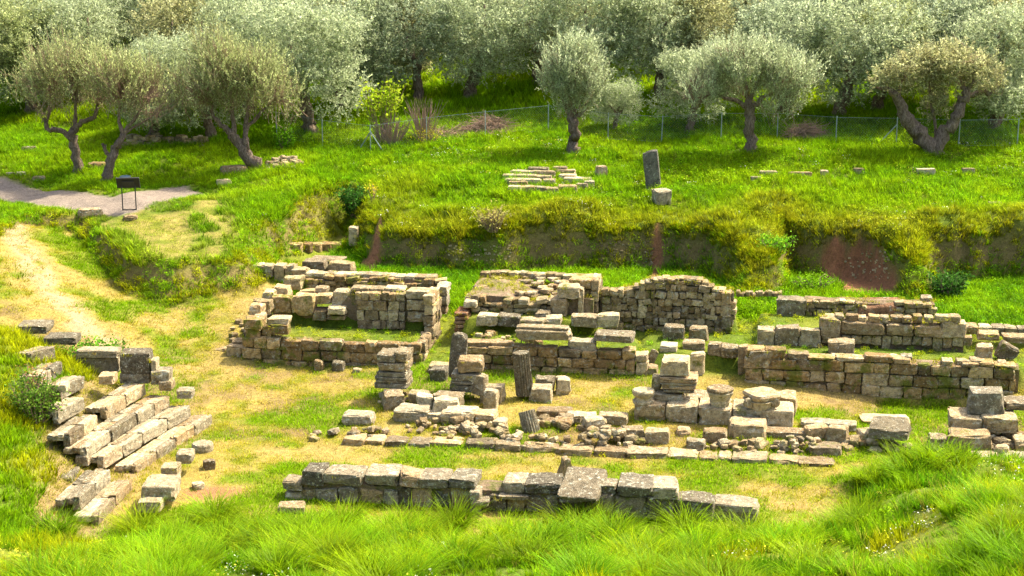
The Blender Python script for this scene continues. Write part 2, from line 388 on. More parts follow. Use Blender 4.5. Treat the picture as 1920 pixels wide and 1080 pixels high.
def ground_colour(x, y):
    k = cover(x, y); n2 = k['n2']; n1 = k['n1']
    c = np.zeros(x.shape + (3,)) + np.array([.095, .14, .010])
    c = lerp(c, [.15, .175, .016], sstep(.4, .65, n1))
    short = np.clip(k['orch'] + k['leftg'] + k['seats'], 0, 1)
    c = lerp(c, [.15, .18, .012], short)
    c = lerp(c, [.29, .225, .055], short * sstep(.1, .7, k['dryn']))
    c = lerp(c, [.20, .135, .06], .8 * k['orch'] * sstep(-6.8, -6, k['v']) * sstep(.47, .6, fbm(x * .9, y * .9, 47)))
    c = lerp(c, [.31, .235, .072], np.clip(k['straw'], 0, 1) * sstep(.36, .62, n2 + .06))
    c = lerp(c, [.20, .135, .062], k['face'] * .85)
    c = lerp(c, [.27, .18, .095], k['seats'] * .7)
    c = lerp(c, [.38, .27, .15], k['track'] * sstep(.3, .5, n2 + .5 * (n1 - .4)))
    c = lerp(c, [.27, .125, .06], k['earth'])
    c = lerp(c, [.225, .185, .145], k['path'])
    return c

# ------------------------------------------------------------------ the ground, one sheet out to the horizon
def axis(lo, hi, step, out, grow=1.25):
    a = list(np.arange(lo, hi + 1e-6, step)); s = step; q = hi
    while q < out[1]: s *= grow; q += s; a.append(q)
    s = step; q = lo; b = []
    while q > out[0]: s *= grow; q -= s; b.append(q)
    return np.array(b[::-1] + a)
gx = axis(-22, 24, .14, (-900, 900)); gy = axis(22, 68, .13, (-300, 1500), 1.12)
XX, YY = np.meshgrid(gx, gy); ZZ = terrain(np.clip(XX, -60, 60), np.clip(YY, 10, 160)) + np.maximum(0, YY - 160) * .05
ni, nj = XX.shape
idx = np.arange(ni * nj).reshape(ni, nj)
fq = np.stack([idx[:-1, :-1], idx[:-1, 1:], idx[1:, 1:], idx[1:, :-1]], -1).reshape(-1, 4)
gm = quads_mesh('ground', np.c_[XX.ravel(), YY.ravel(), ZZ.ravel()], fq, M['ground'], True)
gc = ground_colour(XX.ravel(), YY.ravel())
at_ = gm.attributes.new('gcol', 'FLOAT_COLOR', 'POINT'); at_.data.foreach_set('color', np.c_[gc, np.ones(len(gc))].astype(np.float32).ravel())
ground = tag(link('ground', gm), 'green and straw coloured hillside ground with bare earth banks', 'ground', kind='structure')

# ------------------------------------------------------------------ grass: tufts of real blades set on the ground
rng = np.random.default_rng(11)
def tuft(name, n, r, h, hv, wd, lean, seg=2, curl=.5, seed=0):
    g = np.random.default_rng(seed); V, F, Sh = [], [], []
    for i in range(n):
        a = g.uniform(0, 6.283); rr = r * math.sqrt(g.uniform()); bx, by = rr * math.cos(a), rr * math.sin(a)
        d = a + g.normal(0, .7); L = h * (1 + hv * g.uniform(-1, 1)); ln = lean * g.uniform(.3, 1.3) + .25 * rr / max(r, .01) * lean
        wv = wd * g.uniform(.7, 1.3); px, py = -math.sin(d + g.normal(0, .8)), math.cos(d)
        q = math.hypot(px, py); px /= q; py /= q
        b0 = len(V); pts = []
        for k in range(seg + 1):
            t = k / seg; off = L * (ln * t + curl * t * t) * .7; z = L * (t - .35 * curl * ln * t * t * 1.2)
            pts.append((bx + math.cos(d) * off, by + math.sin(d) * off, z - .03, wv * (1 - t) * .5))
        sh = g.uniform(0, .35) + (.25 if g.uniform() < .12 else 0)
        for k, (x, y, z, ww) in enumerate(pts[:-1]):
            V += [(x - px * ww, y - py * ww, z), (x + px * ww, y + py * ww, z)]; Sh += [sh + .5 * k / seg] * 2  # blade colour darkens towards the root: shade inside the tuft, painted in
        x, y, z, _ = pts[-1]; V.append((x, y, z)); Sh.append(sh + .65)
        for k in range(seg - 1): F.append((b0 + 2 * k, b0 + 2 * k + 1, b0 + 2 * k + 3, b0 + 2 * k + 2))
        e = b0 + 2 * (seg - 1); F.append((e, e + 1, e + 2))
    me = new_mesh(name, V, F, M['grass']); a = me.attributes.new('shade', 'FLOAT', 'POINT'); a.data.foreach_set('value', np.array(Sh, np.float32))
    return me
def herb(name, n, r, h, ls, seed=0):
    """a low leafy weed: round leaves on short stalks"""
    g = np.random.default_rng(seed); V, F, Sh = [], [], []
    for i in range(n):
        a = g.uniform(0, 6.283); rr = r * math.sqrt(g.uniform()); z = h * g.uniform(.15, 1) * (1 - .5 * (rr / r) ** 2); c = np.array([rr * math.cos(a), rr * math.sin(a), z])
        nrm = np.array([g.normal(0, .6), g.normal(0, .6), 1]); nrm /= np.linalg.norm(nrm)
        t = np.cross(nrm, [math.cos(a + 1), math.sin(a + 1), 0]); t /= np.linalg.norm(t); b = np.cross(nrm, t); s = ls * g.uniform(.6, 1.4)
        b0 = len(V); V += [tuple(c - t * s), tuple(c + b * s * .55), tuple(c + t * s), tuple(c - b * s * .55)]; F.append((b0, b0 + 1, b0 + 2, b0 + 3)); Sh += [g.uniform(.15, 1)] * 4
    me = new_mesh(name, V, F, M['grass']); a = me.attributes.new('shade', 'FLOAT', 'POINT'); a.data.foreach_set('value', np.array(Sh, np.float32))
    return me
tufts = bpy.data.collections.new('grass_tufts')
def src(i, me):
    o = bpy.data.objects.new('%02d_%s' % (i, me.name), me); tufts.objects.link(o)
for i in range(3): src(i, tuft('long_tuft', 26, .12, .33, .45, .024, .28, 3, .45, 100 + i))          # 0-2 long arching
for i in range(3): src(3 + i, tuft('meadow_tuft', 17, .16, .26, .4, .028, .3, 2, .5, 110 + i))      # 3-5 meadow
for i in range(3): src(6 + i, tuft('turf_tuft', 26, .18, .07, .5, .018, .7, 1, .2, 120 + i))        # 6-8 short turf
for i in range(3): src(9 + i, herb('leafy_tuft', 46, .17, .24, .028, 130 + i))                        # 9-11 leafy weeds
for i in range(2): src(12 + i, tuft('straw_tuft', 22, .18, .06, .6, .018, 1.3, 1, .2, 140 + i))     # 12-13 lying straw
for i in range(2): src(14 + i, tuft('clump_tuft', 48, .15, .42, .35, .024, .45, 3, .95, 150 + i))
for i in range(2): src(18 + i, herb('flower_tuft', 9, .2, .34, .022, 170 + i))                        # 18-19 flower heads
for i in range(2): src(16 + i, tuft('dome_tuft', 190, .24, .48, .35, .024, .6, 3, .9, 160 + i))   # 16-17 broad domes     # 14-15 big clumps
def scatter(n, x0, x1, y0, y1):
    x = rng.uniform(x0, x1, n); y = rng.uniform(y0, y1, n)
    return x, y
FRESH = np.array([.185, .345, .003]); DEEP = np.array([.075, .21, .003]); YEL = np.array([.35, .39, .004]); DRY = np.array([.43, .345, .075]); OLV = np.array([.28, .29, .010])
PX, PY, PI_, PS, PC = [], [], [], [], []
def add(x, y, idx, s, c):
    PX.append(x); PY.append(y); PI_.append(idx); PS.append(s); PC.append(c)
def infr(x, y, m=2.0): return np.abs(x) < y * .335 + m
def jit(c, g=.16): return np.clip(c * (1 + rng.normal(0, g, (len(c), 1))) + rng.normal(0, .012, c.shape) * np.array([1, 1, .2]), .003, 1)
# stones stand on the floor here: no tufts
NOGROW = []
def grow_ok(x, y):
    ok = np.ones(len(x), bool)
    u, v = to_uv(x, y)
    for (u0, u1, v0, v1) in NOGROW: ok &= ~((u > u0) & (u < u1) & (v > v0) & (v < v1))
    return ok
def grass_all():
    # near slope
    x, y = scatter(17000, -13, 15, 22.5, 39.2); k = cover(x, y)
    m = (k['slope'] > .3) & infr(x, y); x, y = x[m], y[m]; k = {a: b[m] for a, b in k.items()}
    n = k['n1']; c = lerp(np.tile(FRESH, (len(x), 1)), YEL, sstep(.45, .62, n)); c = lerp(c, DEEP, .85 * sstep(.5, .4, k['n2'])); c = lerp(c, [.36, .30, .05], .7 * (rng.uniform(size=len(x)) < .07))
    big = fbm(x * .7, y * .7, 77)
    idx = np.where(rng.uniform(size=len(x)) < .03 + .45 * sstep(.6, .68, big), rng.integers(14, 16, len(x)), np.where(rng.uniform(size=len(x)) < .62, rng.integers(0, 3, len(x)), rng.integers(3, 6, len(x))))
    lv = rng.uniform(size=len(x)) < .1 + .6 * sstep(.62, .7, fbm(x * .9, y * .9, 79)); idx = np.where(lv, rng.integers(9, 12, len(x)), idx)
    s = rng.uniform(.5, 1.0, len(x)) * (.35 + .95 * sstep(.35, .65, fbm(x * 1.1, y * 1.1, 78))) * (.5 + .5 * sstep(0, 1.5, front_edge(x) - y))
    cl = idx >= 14; c[cl] = lerp(c[cl], [.15, .31, .004], np.full(cl.sum(), .7))
    add(x, y, idx, s, jit(c * 1.05))
    # broad domed clumps of long grass
    D = places([(612,985),(735,1005),(900,1040),(1085,1000),(1215,1045),(1255,975),(1530,1065),(470,1005),(95,1005),(250,1000),(1640,905),(1750,868),(1300,1000),(400,985),(1690,890),(820,1000),(560,1050),(1010,1060),(1800,880),(300,1060),(1400,1020),(1850,1050),(1900,1000)])
    r1 = rng.uniform(-9, 11, 60); r2 = rng.uniform(24, 33, 60); D = np.r_[D[:, :2], np.c_[r1, r2]]
    x = np.repeat(D[:, 0], 3) + rng.normal(0, .2, len(D) * 3); y = np.repeat(D[:, 1], 3) + rng.normal(0, .2, len(D) * 3)
    add(x, y, rng.integers(16, 18, len(x)), rng.uniform(.8, 1.3, len(x)), jit(lerp(np.tile([.14, .29, .004], (len(x), 1)), YEL, rng.uniform(0, .5, len(x)))))
    # left hill
    x, y = scatter(9000, -19, -8.5, 31, 46); k = cover(x, y)
    m = (k['lefthill'] > .3) & infr(x, y, 2.5); x, y = x[m], y[m]; k = {a: b[m] for a, b in k.items()}
    c = lerp(np.tile(FRESH, (len(x), 1)), YEL, sstep(.4, .6, k['n1'])); add(x, y, rng.integers(3, 6, len(x)), rng.uniform(.5, 1.05, len(x)), jit(c))
    # seats
    x, y = scatter(5200, -13, -7, 33, 43.5); k = cover(x, y)
    m = (k['seats'] > .3) & (fbm(x * 1.1, y * 1.1, 61) > .42); x, y = x[m], y[m]
    c = lerp(np.tile(YEL, (len(x), 1)), DRY, rng.uniform(0, .8, len(x))); add(x, y, rng.integers(6, 9, len(x)), rng.uniform(.6, 1.3, len(x)), jit(c))
    # orchestra, stage and the ground left of the walls: short turf and straw
    x, y = scatter(60000, -19, 18, 33.5, 57); k = cover(x, y)
    m = (np.clip(k['orch'] + k['leftg'], 0, 1) > .4) & infr(x, y) & (rng.uniform(size=len(x)) > .8 * k['track']) & (k['earth'] < .5); x, y = x[m], y[m]; k = {a: b[m] for a, b in k.items()}
    dryness = k['dryn']
    m = rng.uniform(size=len(x)) < 1 - .45 * dryness; x, y, dryness = x[m], y[m], dryness[m]
    k = {a: b[m] for a, b in k.items()}
    c = lerp(np.tile([.19, .33, .003], (len(x), 1)), [.38, .35, .010], sstep(.0, .4, dryness)); c = lerp(c, DRY, sstep(.35, .8, dryness))
    isd = rng.uniform(size=len(x)) < sstep(.3, .9, dryness)
    add(x, y, np.where(isd, rng.integers(12, 14, len(x)), rng.integers(6, 9, len(x))), rng.uniform(.6, 1.25, len(x)) * np.where(dryness < .15, 1.45, 1.), jit(c))
    # terraces inside the walls and the trench behind them
    x, y = scatter(36000, -9, 24, 41, 60); k = cover(x, y)
    m = (k['S'] < .25) & (k['v'] > -.1) & (k['u'] > -.3) & infr(x, y) & (k['earth'] < .4); x, y = x[m], y[m]; k = {a: b[m] for a, b in k.items()}
    tall = sstep(3.6, 5.2, k['v'] + 1.2 * (k['n1'] - .5))
    m = (rng.uniform(size=len(x)) < .55 + .45 * tall) & grow_ok(x, y); x, y, tall = x[m], y[m], tall[m]; k = {a: b[m] for a, b in k.items()}
    c = lerp(np.tile(FRESH, (len(x), 1)), YEL, (1 - tall) * sstep(.35, .6, k['n2'])); c = lerp(c, DEEP, .7 * tall * sstep(.62, .42, k['n1']))
    r = rng.uniform(size=len(x)); idx = np.where(r < .28, rng.integers(9, 12, len(x)), np.where((r < .28 + .6 * tall), rng.integers(3, 6, len(x)), rng.integers(6, 9, len(x))))
    add(x, y, idx, rng.uniform(.6, 1.1, len(x)) * (.6 + .5 * tall), jit(c))
    # bank faces: sparse hanging grass and weeds
    x, y = scatter(60000, -18, 24, 46, 66); k = cover(x, y)
    m = (k['S'] > .1) & (k['S'] < .97) & infr(x, y) & (k['earth'] < .35); x, y = x[m], y[m]; k = {a: b[m] for a, b in k.items()}
    bare = sstep(.35, .6, k['S']) * sstep(.95, .8, k['S']) * np.maximum(sstep(2, 4, k['u']), .85 * sstep(-.5, -2., k['u'])) * sstep(.36, .5, k['n1']) * (1 - k['nose'])
    m = rng.uniform(size=len(x)) < 1 - .45 * bare; x, y = x[m], y[m]; k = {a: b[m] for a, b in k.items()}
    c = lerp(np.tile(YEL * .85, (len(x), 1)), FRESH, sstep(.45, .6, k['n2'])); r = rng.uniform(size=len(x))
    add(x, y, np.where(r < .45, rng.integers(9, 12, len(x)), rng.integers(3, 6, len(x))), rng.uniform(.5, 1., len(x)), jit(c))
    # meadow on the upper ground
    x, y = scatter(62000, -24, 27, 50, 72); k = cover(x, y)
    m = (k['S'] > .9) & infr(x, y, 1.5) & (k['path'] < .4) & (k['earth'] < .4) & (rng.uniform(size=len(x)) < 1 - .6 * k['straw'] * (k['u'] < 0)); x, y = x[m], y[m]; k = {a: b[m] for a, b in k.items()}
    edge = sstep(3.2, .2, k['s'] + 1.8 * (k['n1'] - .5)) * sstep(-1, 3, k['u'])
    c = lerp(np.tile(FRESH, (len(x), 1)), DEEP, .35 * sstep(.6, .45, k['n2'])); c = lerp(c, [.22, .36, .004], sstep(.45, .62, k['n1'])); c = lerp(c, OLV, .8 * edge)
    dryt = k['straw'] * (k['u'] < 0); c = lerp(c, DRY, .6 * dryt)
    r = rng.uniform(size=len(x)); lf = .12 + .4 * sstep(.5, .6, fbm(x * .3, y * .3, 91)) * (k['u'] > 8)
    idx = np.where(dryt > .4, rng.integers(6, 9, len(x)), np.where(r < lf, rng.integers(9, 12, len(x)), rng.integers(3, 6, len(x))))
    pth = sstep(1.2, .1, -sdist(x, y, PATH_W))
    add(x, y, idx, rng.uniform(.6, 1.25, len(x)) * (.55 + .85 * fbm(x * .5, y * .5, 92)) * (1 - .55 * pth), jit(c))
    # lip of the bank: long grass hanging over the edge
    x, y = scatter(60000, -6, 24, 48, 66); k = cover(x, y)
    m = (k['S'] > .72) & (k['S'] < .999) & (k['u'] > 1) & infr(x, y) & (k['s'] < .35) & (k['earth'] < .3); x, y = x[m], y[m]; n = k['n2'][m]
    add(x, y, rng.integers(0, 3, len(x)), rng.uniform(.45, .8, len(x)), jit(lerp(np.tile(OLV, (len(x), 1)), YEL, sstep(.4, .6, n))))
    # flowers in the grass
    x, y = scatter(9000, -20, 24, 24, 72); k = cover(x, y)
    m = ((k['S'] > .95) & (k['u'] > -3) | (k['slope'] > .5)) & infr(x, y) & (fbm(x * .4, y * .4, 95) > .52); x, y = x[m], y[m]
    wt = rng.uniform(size=len(x)); c = np.where(wt[:, None] < .75, np.array([[.62, .60, .05]]), np.array([[.7, .7, .62]]))
    add(x, y, rng.integers(18, 20, len(x)), rng.uniform(.7, 1.2, len(x)), c)
    # under and behind the trees
    x, y = scatter(26000, -30, 32, 72, 92); k = cover(x, y); m = infr(x, y, 1.5); x, y = x[m], y[m]; n = k['n1'][m]
    c = lerp(np.tile(FRESH * 1.1, (len(x), 1)), YEL, .35 * sstep(.4, .6, n)); add(x, y, rng.integers(3, 6, len(x)), rng.uniform(.8, 1.6, len(x)), jit(c))
def grass_nodes():
    g = bpy.data.node_groups.new('grass_on_ground', 'GeometryNodeTree')
    g.interface.new_socket('Geometry', in_out='INPUT', socket_type='NodeSocketGeometry'); g.interface.new_socket('Geometry', in_out='OUTPUT', socket_type='NodeSocketGeometry')
    gi = g.nodes.new('NodeGroupInput'); go = g.nodes.new('NodeGroupOutput')
    ci = g.nodes.new('GeometryNodeCollectionInfo'); ci.inputs[0].default_value = tufts; ci.inputs['Separate Children'].default_value = True; ci.inputs['Reset Children'].default_value = True
    ip = g.nodes.new('GeometryNodeInstanceOnPoints'); ip.inputs['Pick Instance'].default_value = True
    def na(name, ty):
        n = g.nodes.new('GeometryNodeInputNamedAttribute'); n.data_type = ty; n.inputs[0].default_value = name; return [o for o in n.outputs if o.enabled][0]
    g.links.new(gi.outputs[0], ip.inputs['Points']); g.links.new(ci.outputs[0], ip.inputs['Instance'])
    g.links.new(na('pick', 'INT'), ip.inputs['Instance Index']); g.links.new(na('rot', 'FLOAT_VECTOR'), ip.inputs['Rotation']); g.links.new(na('scl', 'FLOAT'), ip.inputs['Scale'])
    g.links.new(ip.outputs[0], go.inputs[0]); return g
GN = grass_nodes()
def plant(name, label, x, y, idx, s, c, z=None):
    z = hgrid(x, y) if z is None else z; e = .25
    gxn = (hgrid(x + e, y) - hgrid(x - e, y)) / (2 * e); gyn = (hgrid(x, y + e) - hgrid(x, y - e)) / (2 * e)
    me = bpy.data.meshes.new(name); me.vertices.add(len(x)); me.vertices.foreach_set('co', np.c_[x, y, z].astype(np.float32).ravel())
    tl = np.clip(.25 * np.arctan(np.hypot(gxn, gyn)), 0, .6); az = np.arctan2(-gyn, -gxn)
    # lean with the slope after a random turn about the stem
    ax = np.cos(az) * tl + rng.normal(0, .08, len(x)); ay = np.sin(az) * tl + rng.normal(0, .08, len(x)); th = np.hypot(ax, ay) + 1e-9
    kx, ky = -ay / th, ax / th; ct, st_ = np.cos(th), np.sin(th); sp = rng.uniform(0, 6.283, len(x)); cs, ss = np.cos(sp), np.sin(sp)
    r00 = ct + kx * kx * (1 - ct); r01 = kx * ky * (1 - ct); r02 = ky * st_; r10 = r01; r11 = ct + ky * ky * (1 - ct); r12 = -kx * st_; r20 = -ky * st_; r21 = kx * st_; r22 = ct
    m00 = r00 * cs + r01 * ss; m10 = r10 * cs + r11 * ss; m20 = r20 * cs + r21 * ss; m21 = -r20 * ss + r21 * cs
    rot = np.c_[np.arctan2(m21, r22), np.arcsin(np.clip(-m20, -1, 1)), np.arctan2(m10, m00)]
    for nm, ty, key, arr in (('pick', 'INT', 'value', idx.astype(np.int32)), ('rot', 'FLOAT_VECTOR', 'vector', rot.astype(np.float32).ravel()), ('scl', 'FLOAT', 'value', s.astype(np.float32)),
                             ('tcol', 'FLOAT_COLOR', 'color', np.c_[c, np.ones(len(c))].astype(np.float32).ravel())):
        a = me.attributes.new(nm, ty, 'POINT'); a.data.foreach_set(key, arr)
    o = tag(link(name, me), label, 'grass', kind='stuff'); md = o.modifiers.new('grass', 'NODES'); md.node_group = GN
    return o
NOGROW += [(-.1,5.5,-.1,.3),(6.8,11.9,-.5,0),(15,22.6,-.6,-.1),(2.3,5.4,1.7,2.3),(6.4,10.5,2.3,4.5),(10.4,14.6,3.0,3.6)]

# ------------------------------------------------------------------ stones
def cube_grid(n, line):
    """surface lattice of a cube: verts on the lattice 'line' (n+1 values), quads"""
    vid, V, F = {}, [], []
    def vi(i, j, k):
        if (i, j, k) not in vid: vid[(i, j, k)] = len(V); V.append((line[i], line[j], line[k]))
        return vid[(i, j, k)]
    for a in range(n):
        for b in range(n):
            F.append((vi(a, b, 0), vi(a, b + 1, 0), vi(a + 1, b + 1, 0), vi(a + 1, b, 0)))
            F.append((vi(a, b, n), vi(a + 1, b, n), vi(a + 1, b + 1, n), vi(a, b + 1, n)))
            F.append((vi(a, 0, b), vi(a + 1, 0, b), vi(a + 1, 0, b + 1), vi(a, 0, b + 1)))
            F.append((vi(a, n, b), vi(a, n, b + 1), vi(a + 1, n, b + 1), vi(a + 1, n, b)))
            F.append((vi(0, a, b), vi(0, a, b + 1), vi(0, a + 1, b + 1), vi(0, a + 1, b)))
            F.append((vi(n, a, b), vi(n, a + 1, b), vi(n, a + 1, b + 1), vi(n, a, b + 1)))
    return np.array(V, float), np.array(F, np.int32)
T5 = cube_grid(5, [-1, -.8, -.3, .3, .8, 1]); T3 = cube_grid(3, [-1, -.55, .55, 1])
srng = np.random.default_rng(5); STONES = []; TOPS = []
def n3(p, f, g):
    ph = g.uniform(0, 50, 3); q = p * f + ph
    return (np.sin(q[:, 0] * 1.7 + 1.3 * np.sin(q[:, 1] * 1.1)) + np.sin(q[:, 1] * 2.1 + 1.7 * np.sin(q[:, 2] * 1.3)) + np.sin(q[:, 2] * 1.9 + 1.1 * np.sin(q[:, 0] * 1.7))) / 3
def stone_shape(sx, sy, sz, rnd=.12, rough=.05, skew=.05, small=False, taper=0.):
    """half sizes come from the full sizes sx, sy, sz; rnd 0 crisp .. 1 boulder"""
    g = srng; V, F = (T3 if small else T5); p = V.copy()
    e = np.sort(np.abs(p), 1)
    d = p / np.linalg.norm(p, axis=1)[:, None]
    k = rnd; m4 = (np.abs(p) ** 8).sum(1) ** (1 / 8)
    q = p / m4[:, None]                                        # rounded edges
    p = p * (1 - min(1, .55 + k)) + q * min(1, .55 + k)
    if k > .3: p = p * (1 - (k - .3)) + d * 1.18 * (k - .3)
    cj = g.normal(0, skew, (8, 3))                              # uneven corners
    wgt = np.stack([(1 + a * p[:, 0]) * (1 + b * p[:, 1]) * (1 + c * p[:, 2]) / 8 for a in (-1, 1) for b in (-1, 1) for c in (-1, 1)], 1)
    p = p + wgt @ cj
    if taper: p[:, :2] *= (1 - taper * (p[:, 2:3] * .5 + .5))
    half = np.array([sx, sy, sz]) / 2; p = p * half
    s = min(sx, sy, sz)
    nr = d
    p = p + nr * (rough * s * n3(p / s, 2.3, g) + .5 * rough * s * n3(p / s, 6., g))[:, None]
    ed = (e[:, 1] > .75)                                        # knocked-off arrises
    ch = ed & (g.uniform(size=len(p)) < .33)
    p[ch] *= (1 - g.uniform(.02, .15, (ch.sum(), 1)))
    return p, F
def rotm(rz=0., rx=0., ry=0.): return np.array(Matrix.Rotation(rz, 3, 'Z') @ Matrix.Rotation(ry, 3, 'Y') @ Matrix.Rotation(rx, 3, 'X'))
def add_stone(name, parent, c, size, rz=0., mat='lime', rnd=.12, rough=.05, skew=.05, small=False, rx=0., ry=0., taper=0.):
    p, F = stone_shape(*size, rnd, rough, skew, small, taper)
    p = p @ rotm(rz, rx, ry).T
    STONES.append((c[0], c[1], c[2] + p[:, 2].min(), size[0], size[1], rz, c[2] + p[:, 2].max(), len(STONES)))
    me = quads_mesh(name, p, F, M[mat], False)
    loc = np.array(c, float)
    if parent is not None: loc = loc - np.array(parent.location)
    return link(name, me, parent, loc)
# ---- a block whose front face is surveyed as the rectangle px0..px1, pyt..pyb in the plane v of the building
def blk(name, parent, px0, px1, pyt, pyb, v, depth, mat='lime', rnd=.2, rough=.095, skew=.085, drz=0., ext=0., sit=True, **k):
    u0, zt = at_v(px0, pyt, v); u1, zb = at_v(px1, pyb, v)
    zb -= ext; gp = zb - gz(*bld((u0 + u1) / 2, v + depth / 2, 0)[:2])
    if sit and -.02 < gp < (.45 if parent is None else .2): zb -= gp + .05
    um, zm = (u0 + u1) / 2, (zt + zb) / 2
    return add_stone(name, parent, bld(um, v + depth / 2, zm), (abs(u1 - u0), depth, zt - zb), -BA + drz, mat, rnd, rough, skew, **k)
def lone(label, px0, px1, pyt, pyb, v, depth, mat='lime', name='loose_block', cat='stone block', group=None, **k):
    u0, zt = at_v(px0, pyt, v); u1, zb = at_v(px1, pyb, v)
    o = blk(name, None, px0, px1, pyt, pyb, v, depth, mat, **k)
    return tag(o, label, cat, group)
def core(parent, u0, u1, v0, v1, z0, top, mat='core', name='core', n=10):
    """earth and mortar fill behind the facing; top is a height or a function of u"""
    us = np.linspace(u0, u1, n + 1); vs_ = np.linspace(v0, v1, 4); V, F = [], []
    f = top if callable(top) else (lambda u: top)
    g = srng
    for i, u in enumerate(us):
        for j, v in enumerate(vs_):
            V.append(np.array(bld(u, v, f(u) - (.05 if j in (0, 3) else 0) + g.normal(0, .025))) - np.array(parent.location))
    m = len(us); TOPS.append((u0, u1, v0, v1, f))
    for i in range(m - 1):
        for j in range(3): F.append((i * 4 + j, i * 4 + 4 + j, i * 4 + 5 + j, i * 4 + 1 + j))
    ring = [i * 4 for i in range(m)] + [(m - 1) * 4 + j for j in (1, 2, 3)] + [i * 4 + 3 for i in range(m - 2, -1, -1)] + [2, 1]
    b = len(V)
    for q in ring: x, y, z = V[q]; V.append(np.array([x, y, z0 - parent.location[2]]))
    r = len(ring)
    for a in range(r): F.append((ring[a], b + a, b + (a + 1) % r, ring[(a + 1) % r]))
    return link(name, new_mesh(name, V, F, M[mat]), parent)
def masonry(parent, u0, u1, v, z0, top, courses, lens, mat='wall', depth=.42, rot=0, jit_=.03, rnd=.18, rough=.09, gap=.004, along='u', skip=0., small=False, mats=None):
    """coursed facing: along 'u' (facing the orchestra) or along 'v' (an end wall facing right at u = v argument)"""
    g = srng; f = top if callable(top) else (lambda u: top)
    z = z0; first = True
    for ci, h in enumerate(courses):
        a = u0 + g.uniform(-.05, .05)
        while a < u1 - .05:
            L = g.uniform(*lens); 
            if a + L > u1 - .15: L = u1 - a
            am = a + L / 2; zt = f(am)
            hh = min(h, zt - z + g.normal(0, .015))
            if z < zt - .08 and hh > .05 and g.uniform() > skip * (ci == len(courses) - 1):
                dv = g.normal(0, .02); dd = depth * g.uniform(.85, 1.15); mm = mat if not mats else mats[int(g.integers(len(mats)))]
                if along == 'u': c = bld(am, v + dd / 2 + dv, z + hh / 2); rz = -BA
                else: c = bld(v - dd / 2 + dv, am, z + hh / 2); rz = -BA + R(90)
                sz = (L - gap, dd, hh - gap)
                add_stone('stone', parent, c, (sz[0], sz[1], sz[2] * g.uniform(.93, 1.06)), rz + g.normal(0, .025), mm, rnd * g.uniform(.6, 1.8), rough, .07, small)
            a += L
        z += h
def rubble(parent, u0, u1, v, z0, top, size=(.12,.34), hs=(.10,.24), mat='rubble', depth=.35, rnd=.3):
    """random-rubble facing, roughly coursed, stones of all sizes"""
    g = srng; z = z0
    while z < max(top(u) for u in np.linspace(u0, u1, 15)):
        h = g.uniform(*hs); a = u0
        while a < u1 - .04:
            L = g.uniform(*size); am = a + L / 2
            hh = h * g.uniform(.75, 1.2)
            if z + hh * .6 < top(am):
                add_stone('stone', parent, bld(am, v + depth / 2 + g.normal(0, .03), z + h / 2 + g.normal(0, .02)), (L * 1.0, depth, hh), -BA + g.normal(0, .05), mat, rnd * g.uniform(.5, 1.3), .07, .09, False, 0, g.normal(0, .12))
            a += L
        z += h * .97
def heap(name, label, cat, px, py, rx, ry, hgt, n, size, mats=('rubble', 'lime'), group=None, seed=0):
    g = np.random.default_rng(seed); c = place(px, py); t = thing(name, label, cat, c, group)
    for i in range(n):
        a = g.uniform(0, 6.283); r = math.sqrt(g.uniform()); x = c[0] + rx * r * math.cos(a); y = c[1] + ry * r * math.sin(a)
        s = g.uniform(*size) * (1.15 - .35 * r); z = gz(x, y) + hgt * (1 - r * r) * g.uniform(.7, 1) + s * .12
        add_stone('stone', t, (x, y, z), (s, s * g.uniform(.6, .9), s * g.uniform(.4, .7)), g.uniform(0, 3.1), mats[i % len(mats)], g.uniform(.3, .7), .08, .1, s < .22, g.normal(0, .2), g.normal(0, .2))
    return t
def wall_thing(name, label, cat, u, v, z=0.1, group=None): return thing(name, label, cat, bld(u, v, z), group)

# ================= the wall in front of the orchestra =================
t = wall_thing('orchestra_wall', 'long dark wall of reused blocks across the grass edge of the orchestra', 'wall', 9, -10.3, 0)
FV = -10.6
for q in [(565,606,882,913,.0,.72,'dark'),(604,680,888,914,.0,.8,'dark'),(680,748,889,914,.02,.85,'dark'),(785,841,897,919,.0,.85,'dark'),(840,892,898,919,-.05,.9,'grey'),
          (941,984,905,929,.0,.85,'dark'),(980,1052,906,929,.02,.9,'dark'),(1118,1156,909,929,.1,.55,'dark'),(1156,1224,909,935,.0,.9,'dark'),(1219,1270,914,940,.0,.85,'dark')]:
    blk('stone', t, *q[:4], FV + q[4], q[5], q[6], rnd=.12, rough=.06, skew=.06, drz=float(srng.normal(0, .03)))
blk('stone', t, 746, 792, 893, 917, FV - .02, .7, 'dark', rnd=.15, drz=.22, ry=.22)
o = blk('stone', t, 1046, 1126, 915, 935, FV - .32, 1.15, 'dark', rnd=.08, drz=-.12, rx=.30)
for i, (a, b) in enumerate([(563,591),(589,631),(630,669),(669,718),(717,746),(742,772),(770,811),(812,846),(846,882),(880,922),(918,950),(985,1022),(950,986),(1020,1048),(1120,1150),(1150,1212),(1212,1262)]):
    blk('stone', t, a, b, 915 + (i > 8) * 13 + srng.uniform(-1, 3), 958 + (i > 8) * 6, FV + srng.uniform(0, .06), .6, 'dark' if i % 3 else 'rubble', rnd=.2, rough=.07)
for (a, b, c, d_, v) in [(528,566,903,922,.0),(531,566,921,948,.03),(880,900,921,950,-.2),(890,940,913,935,.25),(935,990,930,940,-.15),(885,915,939,950,-.3),(560,640,945,962,-.05),(640,720,945,962,-.05),(720,880,950,966,-.05)]:
    blk('stone', t, a, b, c, d_, FV + v, .55, 'grey' if d_ < 949 else 'dark', rnd=.12)
